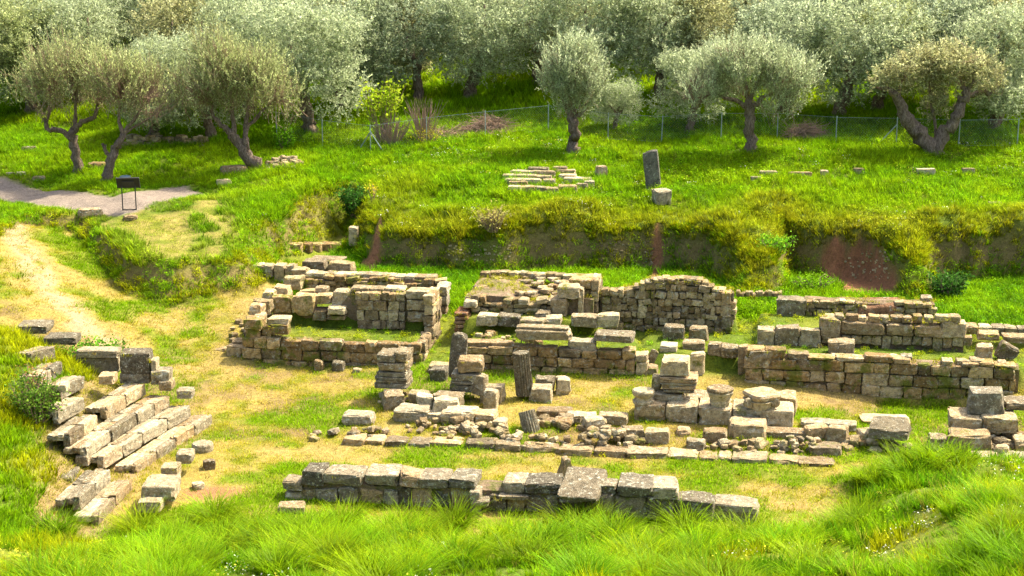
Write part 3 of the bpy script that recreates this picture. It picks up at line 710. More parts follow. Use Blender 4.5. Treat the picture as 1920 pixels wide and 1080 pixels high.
for (a, b, c, d_, v) in [(1268,1340,936,966,.1),(1335,1420,945,975,.2)]:
    blk('stone', t, a, b, c, d_, FV + v, .6, 'grey', rnd=.2, drz=-.12)
core(t, 4.95, 13.6, FV + .12, FV + .8, -.1, .52)

# ================= the step of the stage =================
t = wall_thing('stage_step', 'low line of pale stone kerb blocks between orchestra and stage', 'stone step', 12, -6.4, 0)
KV = -6.6; g = srng; pxs = [640,683,720,765,806,868,925,975,1048,1112,1178,1252,1310,1345,1372,1442,1498,1568]
for a, b in zip(pxs[:-1], pxs[1:]):
    m = (a + b) / 2; base = 838 + (m - 720) * (887 - 840) / 840.; 
    if a == 1310: base += 4
    blk('stone', t, a, b - 1, base - (13 if m < 850 else 17) + g.uniform(-1.5, 1.5), base + 2, KV + g.normal(0, .03), .55 if m < 1200 else .62, 'tan', rnd=.12, ext=.08, drz=float(g.normal(0, .015)))

# ================= left block of the stage building =================
t = wall_thing('left_stage_wall', 'brown coursed front wall of the left ruined room', 'wall', 2.7, .2)
def topA(u): return 1.0 + .05 * math.sin(u * 3.1) + (.0 if u < 4.9 else .0)
masonry(t, .02, 5.5, 0, .0, topA, [.33, .33, .34], (.35, .85), 'wall', .45)
core(t, .06, 5.4, .14, .5, -.1, .93)
for q in [(455,490,598,620,.0,.55),(457,490,619,643,.02,.5),(505,540,610,628,.02,.45),(490,508,612,630,.15,.4)]:
    blk('stone', t, *q[:5], q[5], 'wall', rnd=.08)
t2 = wall_thing('room_wall', 'taller inner wall with a squared corner pillar in the left ruined room', 'wall', 3, 1.9, .9)
AV = 1.75
for q in [(507,546,556,588,0,.5,'wall'),(546,586,551,586,-.05,.55,'wall'),(586,612,583,603,0,.4,'rubble'),(612,645,577,592,-.25,.5,'tan'),(614,645,592,601,-.2,.4,'rubble'),(590,612,540,552,.7,.5,'lime'),(586,622,553,572,.25,.5,'rubble'),(622,660,546,575,.2,.5,'grey')]:
    blk('stone', t2, *q[:4], AV + q[4], q[5], q[6], rnd=.14)
masonry(t2, 3.1, 4.62, AV, .95, lambda u: 2.12, [.27, .3, .32, .26], (.16, .5), 'tan', .45, rnd=.16, rough=.07)
for i, (a, b) in enumerate([(546,562),(562,584),(584,604)]): blk('stone', t2, 762, 803, a, b, AV - .03, .6, 'tan', rnd=.07)
for q in [(690,720,541,547,.25),(720,757,540,546,.3),(657,692,540,548,.2)]: blk('stone', t2, *q[:4], AV + q[4], .5, 'lime', rnd=.15)
core(t2, .4, 5.35, AV + .18, AV + .75, .9, lambda u: 1.45 if u < 2.5 else 2.05)
t3 = wall_thing('end_wall', 'sunlit right end wall of the left ruined room', 'wall', 5.4, 1, .1)
masonry(t3, .28, 1.5, 5.56, .05, lambda a: 1.05, [.3, .3, .35, .3], (.3, .6), 'tan', .3, along='v')
masonry(t3, 1.5, 2.75, 5.56, .05, lambda a: 2.15, [.34, .36, .38, .36, .34, .34], (.3, .62), 'tan', .3, along='v')
t4 = wall_thing('back_wall', 'thin weathered rear wall of the left ruined room with grass on top', 'wall', 3, 4.2, 1.2)
rubble(t4, .85, 5.15, 3.95, 1.2, lambda u: 2.0 + .04 * math.sin(u * 4), (.18, .42), (.13, .26), 'wall', .4, .25)
core(t4, .85, 5.2, 4.1, 4.75, 1.0, 2.0, 'core')
g = srng
for i in range(13): add_stone('stone', t4, bld(.95 + i * .33, 4.4 + g.normal(0, .08), 2.03), (.34, .5, .13), -BA + g.normal(0, .1), 'lime', .25, .09, .08)
for q in [(565,612,489,512,5.3),(612,660,493,517,5.3),(580,640,486,492,5.7)]: blk('stone', t4, *q[:4], q[4], .7, 'tan', rnd=.15)
for q in [(817,838,537,556,3.0),(820,841,532,548,3.5),(818,838,556,574,3.05),(819,837,574,592,3.1)]: blk('stone', t4, *q[:4], q[4], .5, 'grey', rnd=.15)
t5 = wall_thing('side_wall', 'stepped tumbled stones climbing along the left side of the ruin', 'wall', -.1, 1.2, .3)
for (a, b, c, d_, v) in [(466,490,572,597,.7),(478,505,565,580,1.2),(490,512,548,566,1.9),(512,540,538,552,2.9),(530,565,520,536,3.6),(545,575,505,520,4.2),(476,492,590,604,.5),(560,590,545,556,2.7)]:
    blk('stone', t5, a, b, c, d_, v, .5, 'rubble', rnd=.25, ext=.15)
for i in range(26):
    u = g.uniform(-.9, -.05); v = g.uniform(.2, 4.4); p = bld(u, v, 0); s = g.uniform(.12, .3)
    add_stone('stone', t5, (p[0], p[1], gz(p[0], p[1]) + .06), (s, s * .8, s * .55), g.uniform(0, 3), 'rubble', .4, .08, .08, True)
t6 = wall_thing('low_wall', 'low line of rough blocks leading left from the corner of the ruin', 'wall', -.8, -.1, .1)
for (a, b, c, d_, v) in [(358,391,660,680,.6),(390,424,655,682,.35),(422,456,650,684,.15),(430,455,640,655,.6)]: blk('stone', t6, a, b, c, d_, v, .5, 'tan', rnd=.2, ext=.15)
t7 = wall_thing('foundation_wall', 'long low sunlit foundation course in the hollow behind the left ruin', 'wall', -1.2, 6.2, 1.2)
for a in range(470, 552, 21): blk('stone', t7, a, a + 20, 498, 510, 6.2, .5, 'tan', rnd=.15, ext=.2)
t7 = thing('foundation_wall', 'short dark foundation wall at the foot of the grassy gully', 'wall', place(600, 470))
for i in range(5): 
    p = place(553 + i * 19, 470); add_stone('stone', t7, (p[0], p[1] + .2, p[2] + .08), (.5, .5, .36), -.1, 'wall', .2, .09)
p = place(664, 455); add_stone('stone', t7, (p[0], p[1], p[2] + .25), (.35, .4, .7), -.1, 'tan', .25)

# ================= middle block =================
BV_ = -.42
t = wall_thing('middle_stage_wall', 'mossy coursed front wall of the middle ruined room', 'wall', 9.4, -.2)
masonry(t, 6.9, 11.85, BV_, -.02, lambda u: 1.14 + .05 * math.sin(u * 2.3), [.32, .30, .28, .3], (.3, .8), 'wall', .5)
core(t, 6.95, 11.75, BV_ + .15, BV_ + .6, -.1, 1.02)
for (a, b, c, d_) in [(1190,1214,665,680),(1192,1215,680,692),(1193,1216,692,714),(1214,1232,690,716)]: blk('stone', t, a, b, c, d_, BV_, .5, 'tan', rnd=.14)
for (a, b) in [(868,965),(1066,1116)]:
    blk('stone', t, a, b, 640, 652, BV_ + .1, .5, 'lime', rnd=.2)
lone('long moulded limestone block lying on the middle front wall', 965, 1066, 619, 642, BV_ + .02, .6, 'lime', name='moulded_block', sit=False)
mb = [o for o in col.objects if o.name.startswith('moulded_block')][0]
u0, z1 = at_v(965, 619, BV_); u1, _ = at_v(1066, 619, BV_)
o = add_stone('moulding', mb, bld((u0 + u1) / 2, BV_ + .32, z1 + .035), ((u1 - u0) * .97, .42, .09), -BA, 'lime', .05, .02, .01)
lone('triangular broken slab lying flat on the right of the middle front wall', 1112, 1186, 628, 645, BV_ + .0, .75, 'lime', drz=-.1, sit=False)
t = wall_thing('block_row', 'row of squared pale blocks across the middle ruined room', 'wall', 9, 1.7, 1)
for q in [(893,932,592,606),(932,974,593,607),(974,1018,600,612),(1022,1050,596,607),(1070,1118,593,609),(1118,1161,591,609)]: blk('stone', t, *q, 1.45 if q[0] != 974 else 1.1, .5, 'lime', rnd=.1, ext=.12)
blk('stone', t, 1000, 1030, 587, 597, 1.9, .5, 'lime')
for i in range(16):
    p = bld(g.uniform(6.9, 9), g.uniform(.3, 1.3), 0); s = g.uniform(.12, .3); add_stone('stone', t, (p[0], p[1], gz(p[0], p[1]) + .05), (s, s * .8, s * .6), g.uniform(0, 3), 'rubble', .4, .08, .08, True)
t = wall_thing('rubble_platform', 'wide earth topped rubble platform with a red brick corner', 'platform', 8.3, 3, 1)
core(t, 6.35, 10.3, 2.75, 5.6, .8, lambda u: 1.86 + .1 * math.sin(u * 2), 'core', n=16)
rubble(t, 6.55, 9.2, 2.5, 1.28, lambda u: 1.86 + .05 * math.sin(u * 5), (.18, .45), (.1, .2), 'rubble', .45, .3)
for i in range(30):
    p = (g.uniform(6.5, 10), g.uniform(2.9, 5.5)); s = g.uniform(.15, .45); add_stone('stone', t, bld(p[0], p[1], 1.9), (s, s * .8, .12), g.uniform(0, 3), 'tan', .4, .08, .1, s < .25)
for i in range(12): add_stone('stone', t, bld(6.5 + i * .3, 5.6 + g.normal(0, .08), 1.95), (.34, .4, .2), -BA, 'rubble', .3, .08)
for k in range(7):
    for j in range(3): add_stone('brick', t, bld(6.33 + (k % 2) * .03, 2.05 + j * .3, .72 + k * .125), (.42, .29, .105), -BA + g.normal(0, .03), 'brick', .08, .05, .03, True)
for q in [(868,893,565,578,2.2),(870,905,556,566,2.7)]: blk('stone', t, *q[:4], q[4], .6, 'lime', rnd=.2)
for q in [(1030,1062,560,584,2.4,'tan'),(1045,1086,537,561,2.45,'tan'),(1084,1094,542,582,2.6,'tan')]: blk('stone', t, *q[:4], q[4], .6, q[5], rnd=.22)
for k, (a, b) in enumerate([(524,545),(545,566),(566,588)]): blk('stone', t, 1068, 1109, a, b, 3.0, .95, 'wall', rnd=.1)
masonry(t, 3.0, 4.0, 10.42, .95, lambda a: 2.5, [.38, .38, .38, .38], (.4, .6), 'tan', .25, along='v')
def topC(u):
    return float(np.interp(u, [10.4,10.9,11.35,11.7,12.1,12.7,13.4,13.7,13.9,14.6], [2.06,2.04,2.1,2.26,2.42,2.48,2.48,2.36,2.2,2.1]))
t = wall_thing('arched_rubble_wall', 'rubble masonry wall with a humped grassy top behind the ruins', 'wall', 12.5, 3.4, .9)
rubble(t, 10.5, 14.45, 3.2, .85, topC, (.13, .38), (.11, .25), 'rubble', .4, .22)
core(t, 10.45, 14.45, 3.36, 4.15, .8, lambda u: topC(u) - .04, n=24)
for i in range(16):
    u = 11.6 + i * .17; add_stone('stone', t, bld(u, 3.5 + g.normal(0, .06), topC(u) + .01), (.24, .5, .09), -BA + g.normal(0, .1), 'rubble', .3, .08, .08)
for (a, b) in [(550,572),(572,595),(595,612)]: blk('stone', t, 1352, 1371, a, b, 3.12, .5, 'tan', rnd=.12)

# ================= right block =================
DV = -.5
t = wall_thing('right_stage_wall', 'long reddish coursed front wall of the right ruined room', 'wall', 18.7, -.3)
masonry(t, 15.0, 22.4, DV, .12, lambda u: 1.36 + .07 * math.sin(u * 2.1) - .025 * (u - 15), [.36, .34, .32, .3], (.35, .8), 'wall', .5, mats=['wall', 'wall', 'wall', 'tan'])
core(t, 15.05, 22.5, DV + .16, DV + .7, -.3, 1.15)
rubble(t, 18.4, 22.0, DV + .06, -.42, lambda u: .14, (.16, .4), (.12, .26), 'wall', .4, .25)
blk('stone', t, 1401, 1461, 658, 687, DV - .04, .75, 'tan', rnd=.08)
for a in range(1560, 1905, 26):
    if g.uniform() < .7: blk('stone', t, a, a + g.uniform(14, 26), 664 + (a - 1560) * .055 + g.uniform(-3, 3), 676 + (a - 1560) * .06, DV + g.uniform(.05, .25), .4, 'lime', rnd=.25)
t = wall_thing('upper_wall', 'raised wall of big pale blocks topped with cobbles in the right room', 'wall', 18.3, 1.5, 1)
for q in [(1421,1453,615,645),(1456,1500,614,638),(1500,1538,618,640),(1536,1576,598,630),(1577,1660,604,626),(1661,1713,608,627),(1713,1766,610,629),(1765,1811,604,630)]:
    blk('stone', t, *q, 1.35 if q[0] > 1500 else 1.1, .5, 'lime' if q[0] < 1530 else 'tan', rnd=.12, ext=.06)
for a in range(1540, 1812, 19): blk('stone', t, a, a + 18, 629 + (a - 1540) * .015, 645 + (a - 1540) * .02, 1.4 + g.normal(0, .03), .35, 'rubble', rnd=.3)
for a in range(1545, 1795, 21): blk('stone', t, a, a + g.uniform(15, 26), 593 + g.uniform(-4, 3), 607, 1.5 + g.normal(0, .06), .4, 'rubble', rnd=.4, rough=.08)
core(t, 17.1, 21.2, 1.55, 2.6, .9, 1.75)
t = wall_thing('rear_wall', 'broken rear wall with one grey squared block and small rubble', 'wall', 17.5, 4.2, 1)
blk('stone', t, 1456, 1509, 563, 600, 3.9, .6, 'grey', rnd=.08)
rubble(t, 16.7, 18.4, 4.0, 1.15, lambda u: 1.85, (.14, .36), (.1, .2), 'rubble', .4, .25)
core(t, 16.7, 20.6, 4.2, 4.8, .9, 1.8)
rubble(t, 19.4, 20.5, 4.0, 1.15, lambda u: 1.8, (.14, .36), (.1, .2), 'rubble', .4, .25)
for i in range(14): blk('stone', t, 1380 + i * 6, 1388 + i * 6, 548 + g.uniform(-3, 3), 557, 5.2 + g.normal(0, .1), .25, 'rubble', rnd=.4, small=True)
for i, (a, b, c, d_) in enumerate([(1727,1748,557,576),(1730,1745,576,592)]): blk('stone', t, a, b, c, d_, 4.4, .5, 'tan', rnd=.2)
t = wall_thing('earth_mound', 'low red earth hump on the rear wall below the arched bank', 'earth mound', 18.9, 4.4, 1.3)
p, F = stone_shape(1.5, 1.0, .75, .9, .2, .14); link('hump', quads_mesh('hump', p, F, M['brick'], True), t, (0, 0, .05))
t = wall_thing('pavement_strip', 'thin pale stone strip running off to the right behind the ruins', 'stone step', 24, 3.5, 1)
for i in range(7): blk('stone', t, 1812 + i * 24, 1835 + i * 24, 612 + i * .8, 620 + i * .8, 3.2, .5, 'lime', rnd=.1, ext=.15)

# ================= piers, capitals and shafts on the stage =================
def lathe(name, parent, c, prof, n=28, mat='lime', mod=None, tilt=(0, 0), rz=0.):
    V, F = [], []
    for (r, z) in prof:
        for k in range(n):
            a = 6.28318 * k / n; rr = r * (mod(a, z) if mod else 1); V.append((rr * math.cos(a), rr * math.sin(a), z))
    m = len(prof)
    for i in range(m - 1):
        for k in range(n): F.append((i * n + k, i * n + (k + 1) % n, (i + 1) * n + (k + 1) % n, (i + 1) * n + k))
    V.append((0, 0, prof[-1][1])); V.append((0, 0, prof[0][1]))
    for k in range(n): F.append(((m - 1) * n + k, (m - 1) * n + (k + 1) % n, m * n)); F.append(((k + 1) % n, k, m * n + 1))
    P = np.array(V) @ rotm(rz, tilt[0], tilt[1]).T
    P += srng.normal(0, .004, P.shape)
    loc = np.array(c, float) - (np.array(parent.location) if parent is not None else 0)
    return link(name, new_mesh(name, P, F, M[mat]), parent, loc)
def shaft(label, c, r, h, tilt, group=None, n=20):
    prof = [(r * (1 - .06 * k / 6), h * k / 6) for k in range(7)]
    def md(a, z): q = abs(math.sin(a * n / 2)); return 1 - .17 * (1 - q) ** .7 
    o = lathe('fluted_shaft', None, c, prof, n * 4, 'grey', md, tilt)
    return tag(o, label, 'column shaft', group)
def shaftp(px, py): return at_v(px, py, 0)
def pt(px, py, v, dz=0.): u, z = at_v(px, py, v); return np.array(bld(u, v, z + dz))
def pedestal(name, label, cat, pxl, pxr, rows, v, mats):
    t = None
    for i, (a, b, c, d_, dv, dep, mt, nm, kw) in enumerate(rows):
        if t is None:
            u0, z0 = at_v((a + b) / 2, d_, v); t = thing(name, label, cat, bld(u0, v + dep / 2, z0))
        blk(nm, t, a, b, c, d_, v + dv, dep, mt, **kw)
    return t
def moulded(t, a, b, c, d_, v, dep, mat, steps):
    """a base with mouldings: a stack of slabs stepping in upwards"""
    u0, zt = at_v(a, c, v); u1, zb = at_v(b, d_, v); um = (u0 + u1) / 2; h = zt - zb; z = zb
    for i, (fr, sc) in enumerate(steps):
        hh = h * fr; add_stone('moulding', t, bld(um, v + dep / 2, z + hh / 2), ((u1 - u0) * sc, dep * sc, hh * .985), -BA, mat, .03 if sc > .9 else .06, .025, .015); z += hh
LV = -3.3
t = thing('pier', 'stump of a pier on a grey moulded base nearest the left ruin', 'pier', pt(735, 730, LV))
moulded(t, 700, 764, 698, 731, LV, .85, 'grey', [(.34, 1.0), (.16, .95), (.2, .98), (.3, .88)])
blk('stone', t, 707, 763, 680, 698, LV + .05, .8, 'lime', rnd=.25, rough=.07); blk('stone', t, 705, 739, 665, 681, LV + .05, .75, 'lime', rnd=.1, drz=.05); blk('stone', t, 739, 764, 661, 681, LV + .08, .75, 'lime', rnd=.1)
t = thing('pier', 'stump of a pier with one rough pinkish block on a grey moulded base', 'pier', pt(876, 740, LV))
moulded(t, 841, 893, 702, 738, LV, .8, 'grey', [(.4, 1.0), (.18, .95), (.42, .9)])
blk('stone', t, 880, 912, 706, 742, LV - .02, .6, 'lime', rnd=.3, rough=.08); blk('stone', t, 855, 903, 676, 702, LV + .1, .65, 'tan', rnd=.25, rough=.07, drz=.1)
tag(add_stone('standing_stone', None, pt(859, 708, -2.2, .62), (.46, .34, 1.35), -BA + .15, 'grey', .5, .05, .04, ry=.1), 'tall grey standing stone with a rounded top behind the pinkish pier', 'standing stone')
shaft('upright fluted column stump in front of the mossy middle wall', pt(984, 733, -2.6, -.1), .25, 1.22, (0.02, -.09))
shaft('short leaning fluted column piece among the rubble below the middle wall', pt(1001, 818, -5.2, -.1), .24, .78, (-.3, -.26))
# podium
t = wall_thing('podium', 'line of five squared pale blocks forming a low podium on the stage', 'podium', 14.2, -3.6, .2)
PV = -4.05
for (a, b, d_) in [(1189,1247,786),(1248,1308,788),(1309,1372,792),(1373,1423,794),(1424,1488,797)]: blk('stone', t, a, b, d_ - 28, d_, PV + g.normal(0, .02), 1.0, 'lime', rnd=.06, rough=.03, skew=.02)
for (a, b) in [(1225,1285),(1285,1330),(1440,1494)]: blk('stone', t, a, b, 744, 760, PV + 1.05, .75, 'lime', rnd=.08, ext=.2)
core(t, 12.2, 16.2, PV + .12, PV + 1.7, -.2, .34)
rubble(t, 12.25, 16.3, PV + .05, -.1, lambda u: .32, (.14, .35), (.12, .2), 'wall', .3, .25)
t = thing('cornice_pile', 'stacked moulded cornice block under a rough pinkish block on the podium', 'stone pile', pt(1265, 755, -3.4))
blk('stone', t, 1226, 1284, 739, 757, -3.6, .7, 'lime', rnd=.08)
u0, zt = at_v(1237, 707, -3.55); u1, zb = at_v(1307, 739, -3.55)
for i, (fr, sc) in enumerate([(.22, .86), (.3, .92), (.16, .97), (.32, 1.02)]):
    h = (zt - zb); z0 = zb + h * sum(q[0] for q in [(.22,), (.3,), (.16,), (.32,)][:i])
    add_stone('moulding', t, bld((u0 + u1) / 2, -3.2, z0 + h * fr / 2), ((u1 - u0) * sc, .8 * sc, h * fr * .985), -BA, 'grey', .03, .02, .01)
blk('stone', t, 1238, 1293, 676, 707, -3.5, .75, 'tan', rnd=.1, rough=.06)
blk('stone', t, 1222, 1240, 705, 735, -3.2, .4, 'rubble', rnd=.5)
c = pt(1206, 757, -3.75); o = lathe('moulded_drum', None, c, [(.24,0),(.28,.04),(.28,.1),(.23,.14),(.22,.2),(.27,.24),(.3,.3),(.3,.36),(.27,.4),(.1,.4)], 28, 'lime'); tag(o, 'small round moulded column base at the left end of the podium', 'column base')
def leafm(a, z): return 1 + .09 * abs(math.sin(a * 4 + (3 if z > .25 else 0)))
c = pt(1349, 767, -3.75); t = thing('bell_capital', 'slim bell shaped leafy capital standing on the podium', 'capital', c)
lathe('bell', t, c, [(.2,0),(.24,.06),(.22,.1),(.25,.22),(.24,.26),(.27,.36),(.32,.46),(.33,.5)], 40, 'lime', leafm)
lathe('abacus', t, np.array(c) + [0, 0, .5], [(.31,0),(.345,.02),(.35,.07),(.32,.1),(.05,.1)], 24, 'lime', lambda a, z: 1 + .05 * math.cos(4 * a))
c = pt(1424, 772, -3.7); t = thing('wide_capital', 'wide worn volute capital with rosettes on the right of the podium', 'capital', c)
lathe('bell', t, c, [(.3,0),(.32,.06),(.3,.1),(.34,.2),(.36,.28),(.42,.36)], 40, 'lime', leafm)
lathe('abacus', t, np.array(c) + [.06, .05, .34], [(.40,0),(.45,.06),(.48,.14),(.45,.2),(.05,.2)], 28, 'lime', lambda a, z: 1 + .1 * math.cos(4 * a + 1.5))
for sx, sy in ((-.33, -.26), (.36, -.22), (.4, .28)):
    lathe('volute', t, np.array(c) + [sx, sy, .32], [(.06,-.08),(.13,-.06),(.14,0),(.13,.06),(.06,.08)], 14, 'lime', None, (1.57, 0), .4)
# right end pedestal
t = thing('altar', 'tapering lichen covered altar block on rough slabs at the far right', 'pedestal', pt(1850, 815, -4.6))
blk('stone', t, 1817, 1885, 738, 782, -4.35, .85, 'grey', rnd=.08, rough=.03, taper=.16)
blk('stone', t, 1782, 1846, 782, 812, -4.6, .9, 'tan', rnd=.2, rough=.07); blk('stone', t, 1842, 1910, 782, 815, -4.65, .9, 'lime', rnd=.2, rough=.07)
lone('flat pale slab beside the tapering altar block', 1886, 1935, 756, 772, -4.0, .8, 'lime')

# ================= loose stones =================
Lz = [
 ('white squared block on the grass terrace of the right room', 1555,1602,641,662,.3,.6,'lime',{}),
 ('tilted pinkish block at the right edge above the right wall', 1871,1906,648,674,.5,.45,'tan',dict(ry=.5,rnd=.15)),
 ('pitted dark block on the right terrace beside the tilted one', 1832,1862,650,670,.3,.5,'lime',dict(rnd=.3)),
 ('flat slab behind the pitted block at the right terrace end', 1836,1876,626,640,1.6,.6,'lime',{}),
 ('second flat slab at the right terrace end by the picture edge', 1884,1925,632,645,1.3,.6,'lime',{}),
 ('pale block beside the grassy gap, upper left of four', 1243,1282,612,630,1.9,.55,'lime',dict(rnd=.2)),
 ('rough pale block beside the grassy gap, upper right of four', 1293,1327,615,637,1.9,.55,'lime',dict(rnd=.15)),
 ('pale block on the grass gap, lower left of four', 1238,1270,648,664,.6,.5,'lime',dict(rnd=.15)),
 ('flat block on the grass gap, lower right of four', 1281,1321,643,657,.9,.5,'lime',dict(rnd=.15)),
 ('small block at the foot of the grass gap above the podium', 1294,1320,665,683,-.2,.4,'tan',dict(rnd=.2)),
 ('pale block left of the right front wall, first of two', 1327,1353,645,663,.5,.5,'lime',dict(rnd=.2)),
 ('pale block left of the right front wall, second of two', 1352,1384,650,672,.3,.5,'lime',dict(rnd=.2)),
 ('brown block against the corner of the right front wall', 1384,1402,652,676,0,.5,'tan',dict(rnd=.15)),
 ('grey squared block on the dry grass by the fluted stump, left of two', 1003,1037,711,730,-2.3,.5,'grey',{}),
 ('grey squared block on the dry grass by the fluted stump, right of two', 1041,1068,712,729,-2.2,.45,'lime',dict(drz=.2)),
 ('flat block in front of the upright fluted stump', 990,1032,727,742,-2.9,.5,'lime',{}),
 ('big pitted boulder on the stage below the podium', 1366,1436,797,838,-5.0,.85,'tan',dict(rnd=.35,rough=.08)),
 ('grey rounded drum lying below the podium', 1268,1294,805,829,-5.0,.45,'grey',dict(rnd=.55)),
 ('white lichened rock resting on the kerb blocks', 1286,1322,828,852,-6.0,.45,'lime',dict(rnd=.4)),
 ('large flat grey slab leaning on rubble at the right of the stage', 1633,1712,804,826,-5.4,1.0,'grey',dict(rnd=.12,drz=-.15,rx=.05,sit=False)),
 ('white rock at the edge of the tall grass on the right', 1740,1775,822,838,-5.4,.5,'lime',dict(rnd=.3)),
 ('brown squared block below the altar slabs', 1783,1857,817,850,-5.4,.7,'tan',dict(rnd=.1,drz=-.15)),
 ('brown block at the right edge below the altar', 1905,1945,827,850,-5.3,.6,'tan',dict(rnd=.12)),
 ('grey block low at the right edge above the tall grass', 1884,1940,860,884,-6.3,.7,'grey',dict(rnd=.15)),
 ('rough grey block beside the tall grass at the right', 1825,1876,857,880,-6.3,.6,'lime',dict(rnd=.25)),
 ('small dark boulder among the stones at the right', 1866,1892,838,858,-5.8,.4,'grey',dict(rnd=.5)),
 ('yellowish upright stone on the rubble of the stage', 925,950,790,818,-5.4,.4,'tan',dict(rnd=.35)),
 ('pale pointed slab in the middle of the stage rubble', 808,856,752,772,-4.6,.8,'lime',dict(rnd=.1,drz=.2)),
 ('big weathered brown rock left on the stage', 733,800,770,797,-5.0,.8,'grey',dict(rnd=.45,rough=.09)),
 ('long pale rock right of the pointed slab', 826,890,772,795,-5.1,.8,'lime',dict(rnd=.3,rough=.08)),
 ('rounded pale rock at the end of the stage rubble', 888,930,776,795,-5.0,.6,'lime',dict(rnd=.4)),
 ('flat pale sliver between two stage rocks', 794,830,777,788,-4.9,.5,'lime',dict(rnd=.15)),
 ('dark pitted rock alone on the left of the stage', 638,698,778,796,-5.2,.6,'dark',dict(rnd=.4,rough=.1)),
 ('squared white block in front of the left pier', 713,750,740,758,-4.1,.7,'lime',dict(rnd=.12,drz=.35)),
 ('pale rough stone between the two piers, left', 763,800,738,752,-3.7,.5,'lime',dict(rnd=.35)),
 ('pale rough stone between the two piers, right', 779,812,744,757,-4.0,.5,'lime',dict(rnd=.35)),
 ('low pale slab in front of the pinkish pier', 812,866,742,762,-4.1,.6,'lime',dict(rnd=.2)),
 ('pitted pale stone right of the pinkish pier', 905,932,735,757,-3.9,.5,'lime',dict(rnd=.4)),
 ('squared pale block behind the pinkish pier', 900,942,724,740,-3.3,.5,'tan',dict(rnd=.15)),
 ('small white stone against the left front wall, nearest the pier', 660,676,692,701,-.7,.25,'lime',dict(rnd=.5)),
 ('dark spotted stone against the left front wall', 620,644,680,694,-.5,.3,'grey',dict(rnd=.5)),
 ('yellowish small upright stone against the left front wall', 589,605,677,693,-.4,.25,'tan',dict(rnd=.4)),
 ('pyramid shaped pale stone on the orchestra grass before the kerb', 1044,1072,862,884,-8.3,.45,'tan',dict(rnd=.15,taper=.6,drz=.5)),
 ('flat stone in the passage between left and middle ruins', 800,842,684,692,-.9,.5,'tan',dict(rnd=.2)),
 ('dark striped rock in the passage between left and middle ruins', 803,838,693,716,-1.6,.6,'grey',dict(rnd=.4)),
 ('block of pink stone lying on the left wall terrace', 499,538,597,612,.15,.55,'tan',dict(rnd=.08,sit=False)),
 ('small pale slab leaning in the grassy gap', 1213,1229,655,664,.2,.12,'lime',dict(ry=.4)),
]
for q in Lz: lone(*q[:7], q[7], **q[8])
def on_ground(label, px, py, size, rz=0., mat='lime', name='loose_block', cat='stone block', sink=.1, group=None, **k):
    p = place(px, py); o = add_stone(name, None, (p[0], p[1], p[2] + size[2] * (.5 - sink)), size, rz, mat, **k); return tag(o, label, cat, group)
on_ground('flat rock row stone between stage and podium, longest of three', 1040, 778, (1.0,.5,.2), -.1, 'tan', rnd=.35)
on_ground('flat rock row stone between stage and podium, left of three', 1090, 788, (.8,.5,.22), -.1, 'lime', rnd=.35)
on_ground('flat rock row stone between stage and podium, nearest the podium', 1150, 792, (.8,.5,.28), -.2, 'lime', rnd=.35)
on_ground('pitted rock before the podium steps', 1113, 806, (.55,.4,.38), .2, 'lime', rnd=.45)
on_ground('low slab right of the big boulder', 1475, 818, (1.2,.5,.2), -.15, 'lime', rnd=.25)
on_ground('flat slab on dry grass behind the leaning grey slab', 1660, 792, (1.3,.7,.16), -.1, 'lime', rnd=.35)
on_ground('pale slab on dry grass right of the podium, left of two', 1530, 800, (.8,.5,.2), -.1, 'lime', rnd=.3)
on_ground('pale slab on dry grass right of the podium, right of two', 1575, 805, (.85,.5,.24), -.2, 'lime', rnd=.3)
on_ground('broken upright rock on the right rubble wall, left of two', 1530, 825, (.6,.4,.45), .3, 'tan', rnd=.4)
on_ground('broken upright rock on the right rubble wall, right of two', 1570, 830, (.55,.4,.5), -.5, 'tan', rnd=.4)
on_ground('rough rock supporting the leaning grey slab', 1630, 830, (.6,.5,.4), .3, 'tan', rnd=.4)
on_ground('white rock in the middle of the fallen wall below the middle room', 1185, 826, (.6,.45,.4), .1, 'lime', rnd=.3)
on_ground('pale squared rock beside the fallen wall below the podium', 1232, 828, (.6,.45,.38), -.1, 'lime', rnd=.25)
on_ground('brown rock between drum and big boulder', 1340, 826, (.6,.45,.35), -.1, 'tan', rnd=.4)
on_ground('flat dark block on grass left of the orchestra wall', 548, 958, (.6,.45,.2), .0, 'dark', rnd=.2)
on_ground('small brown rock on the orchestra grass', 392, 878, (.28,.25,.25), .4, 'dark', rnd=.4)
on_ground('white stone by the pit in the orchestra', 372, 915, (.28,.25,.16), .4, 'lime', rnd=.5)
heap('rubble_heap', 'scatter of small brown stones on the left of the stage', 'rubble heap', 660, 818, 1.1, .45, .15, 16, (.14,.34), ('dark','rubble'), seed=1)
heap('rubble_heap', 'slope of small rubble below the yellowish upright stone', 'rubble heap', 905, 815, 1.0, .5, .22, 34, (.12,.32), seed=2)
heap('rubble_heap', 'stones around the foot of the leaning fluted column', 'rubble heap', 985, 832, 1.0, .4, .15, 24, (.14,.34), seed=3)
heap('fallen_wall', 'fallen line of small cobbles on the stage below the middle room', 'rubble heap', 1130, 832, 1.15, .45, .35, 60, (.12,.3), seed=4)
heap('fallen_wall', 'bank of river cobbles in mortar at the right end of the kerb', 'rubble heap', 1500, 845, .8, .4, .35, 46, (.1,.26), seed=5)
heap('rubble_heap', 'low rubble between the two piers and the stage rocks', 'rubble heap', 850, 800, 1.3, .6, .12, 40, (.12,.36), ('rubble','tan'), seed=8)
heap('rubble_heap', 'low rubble strewn before the podium on its left', 'rubble heap', 1075, 798, 1.4, .5, .12, 36, (.14,.4), ('rubble','lime'), seed=9)
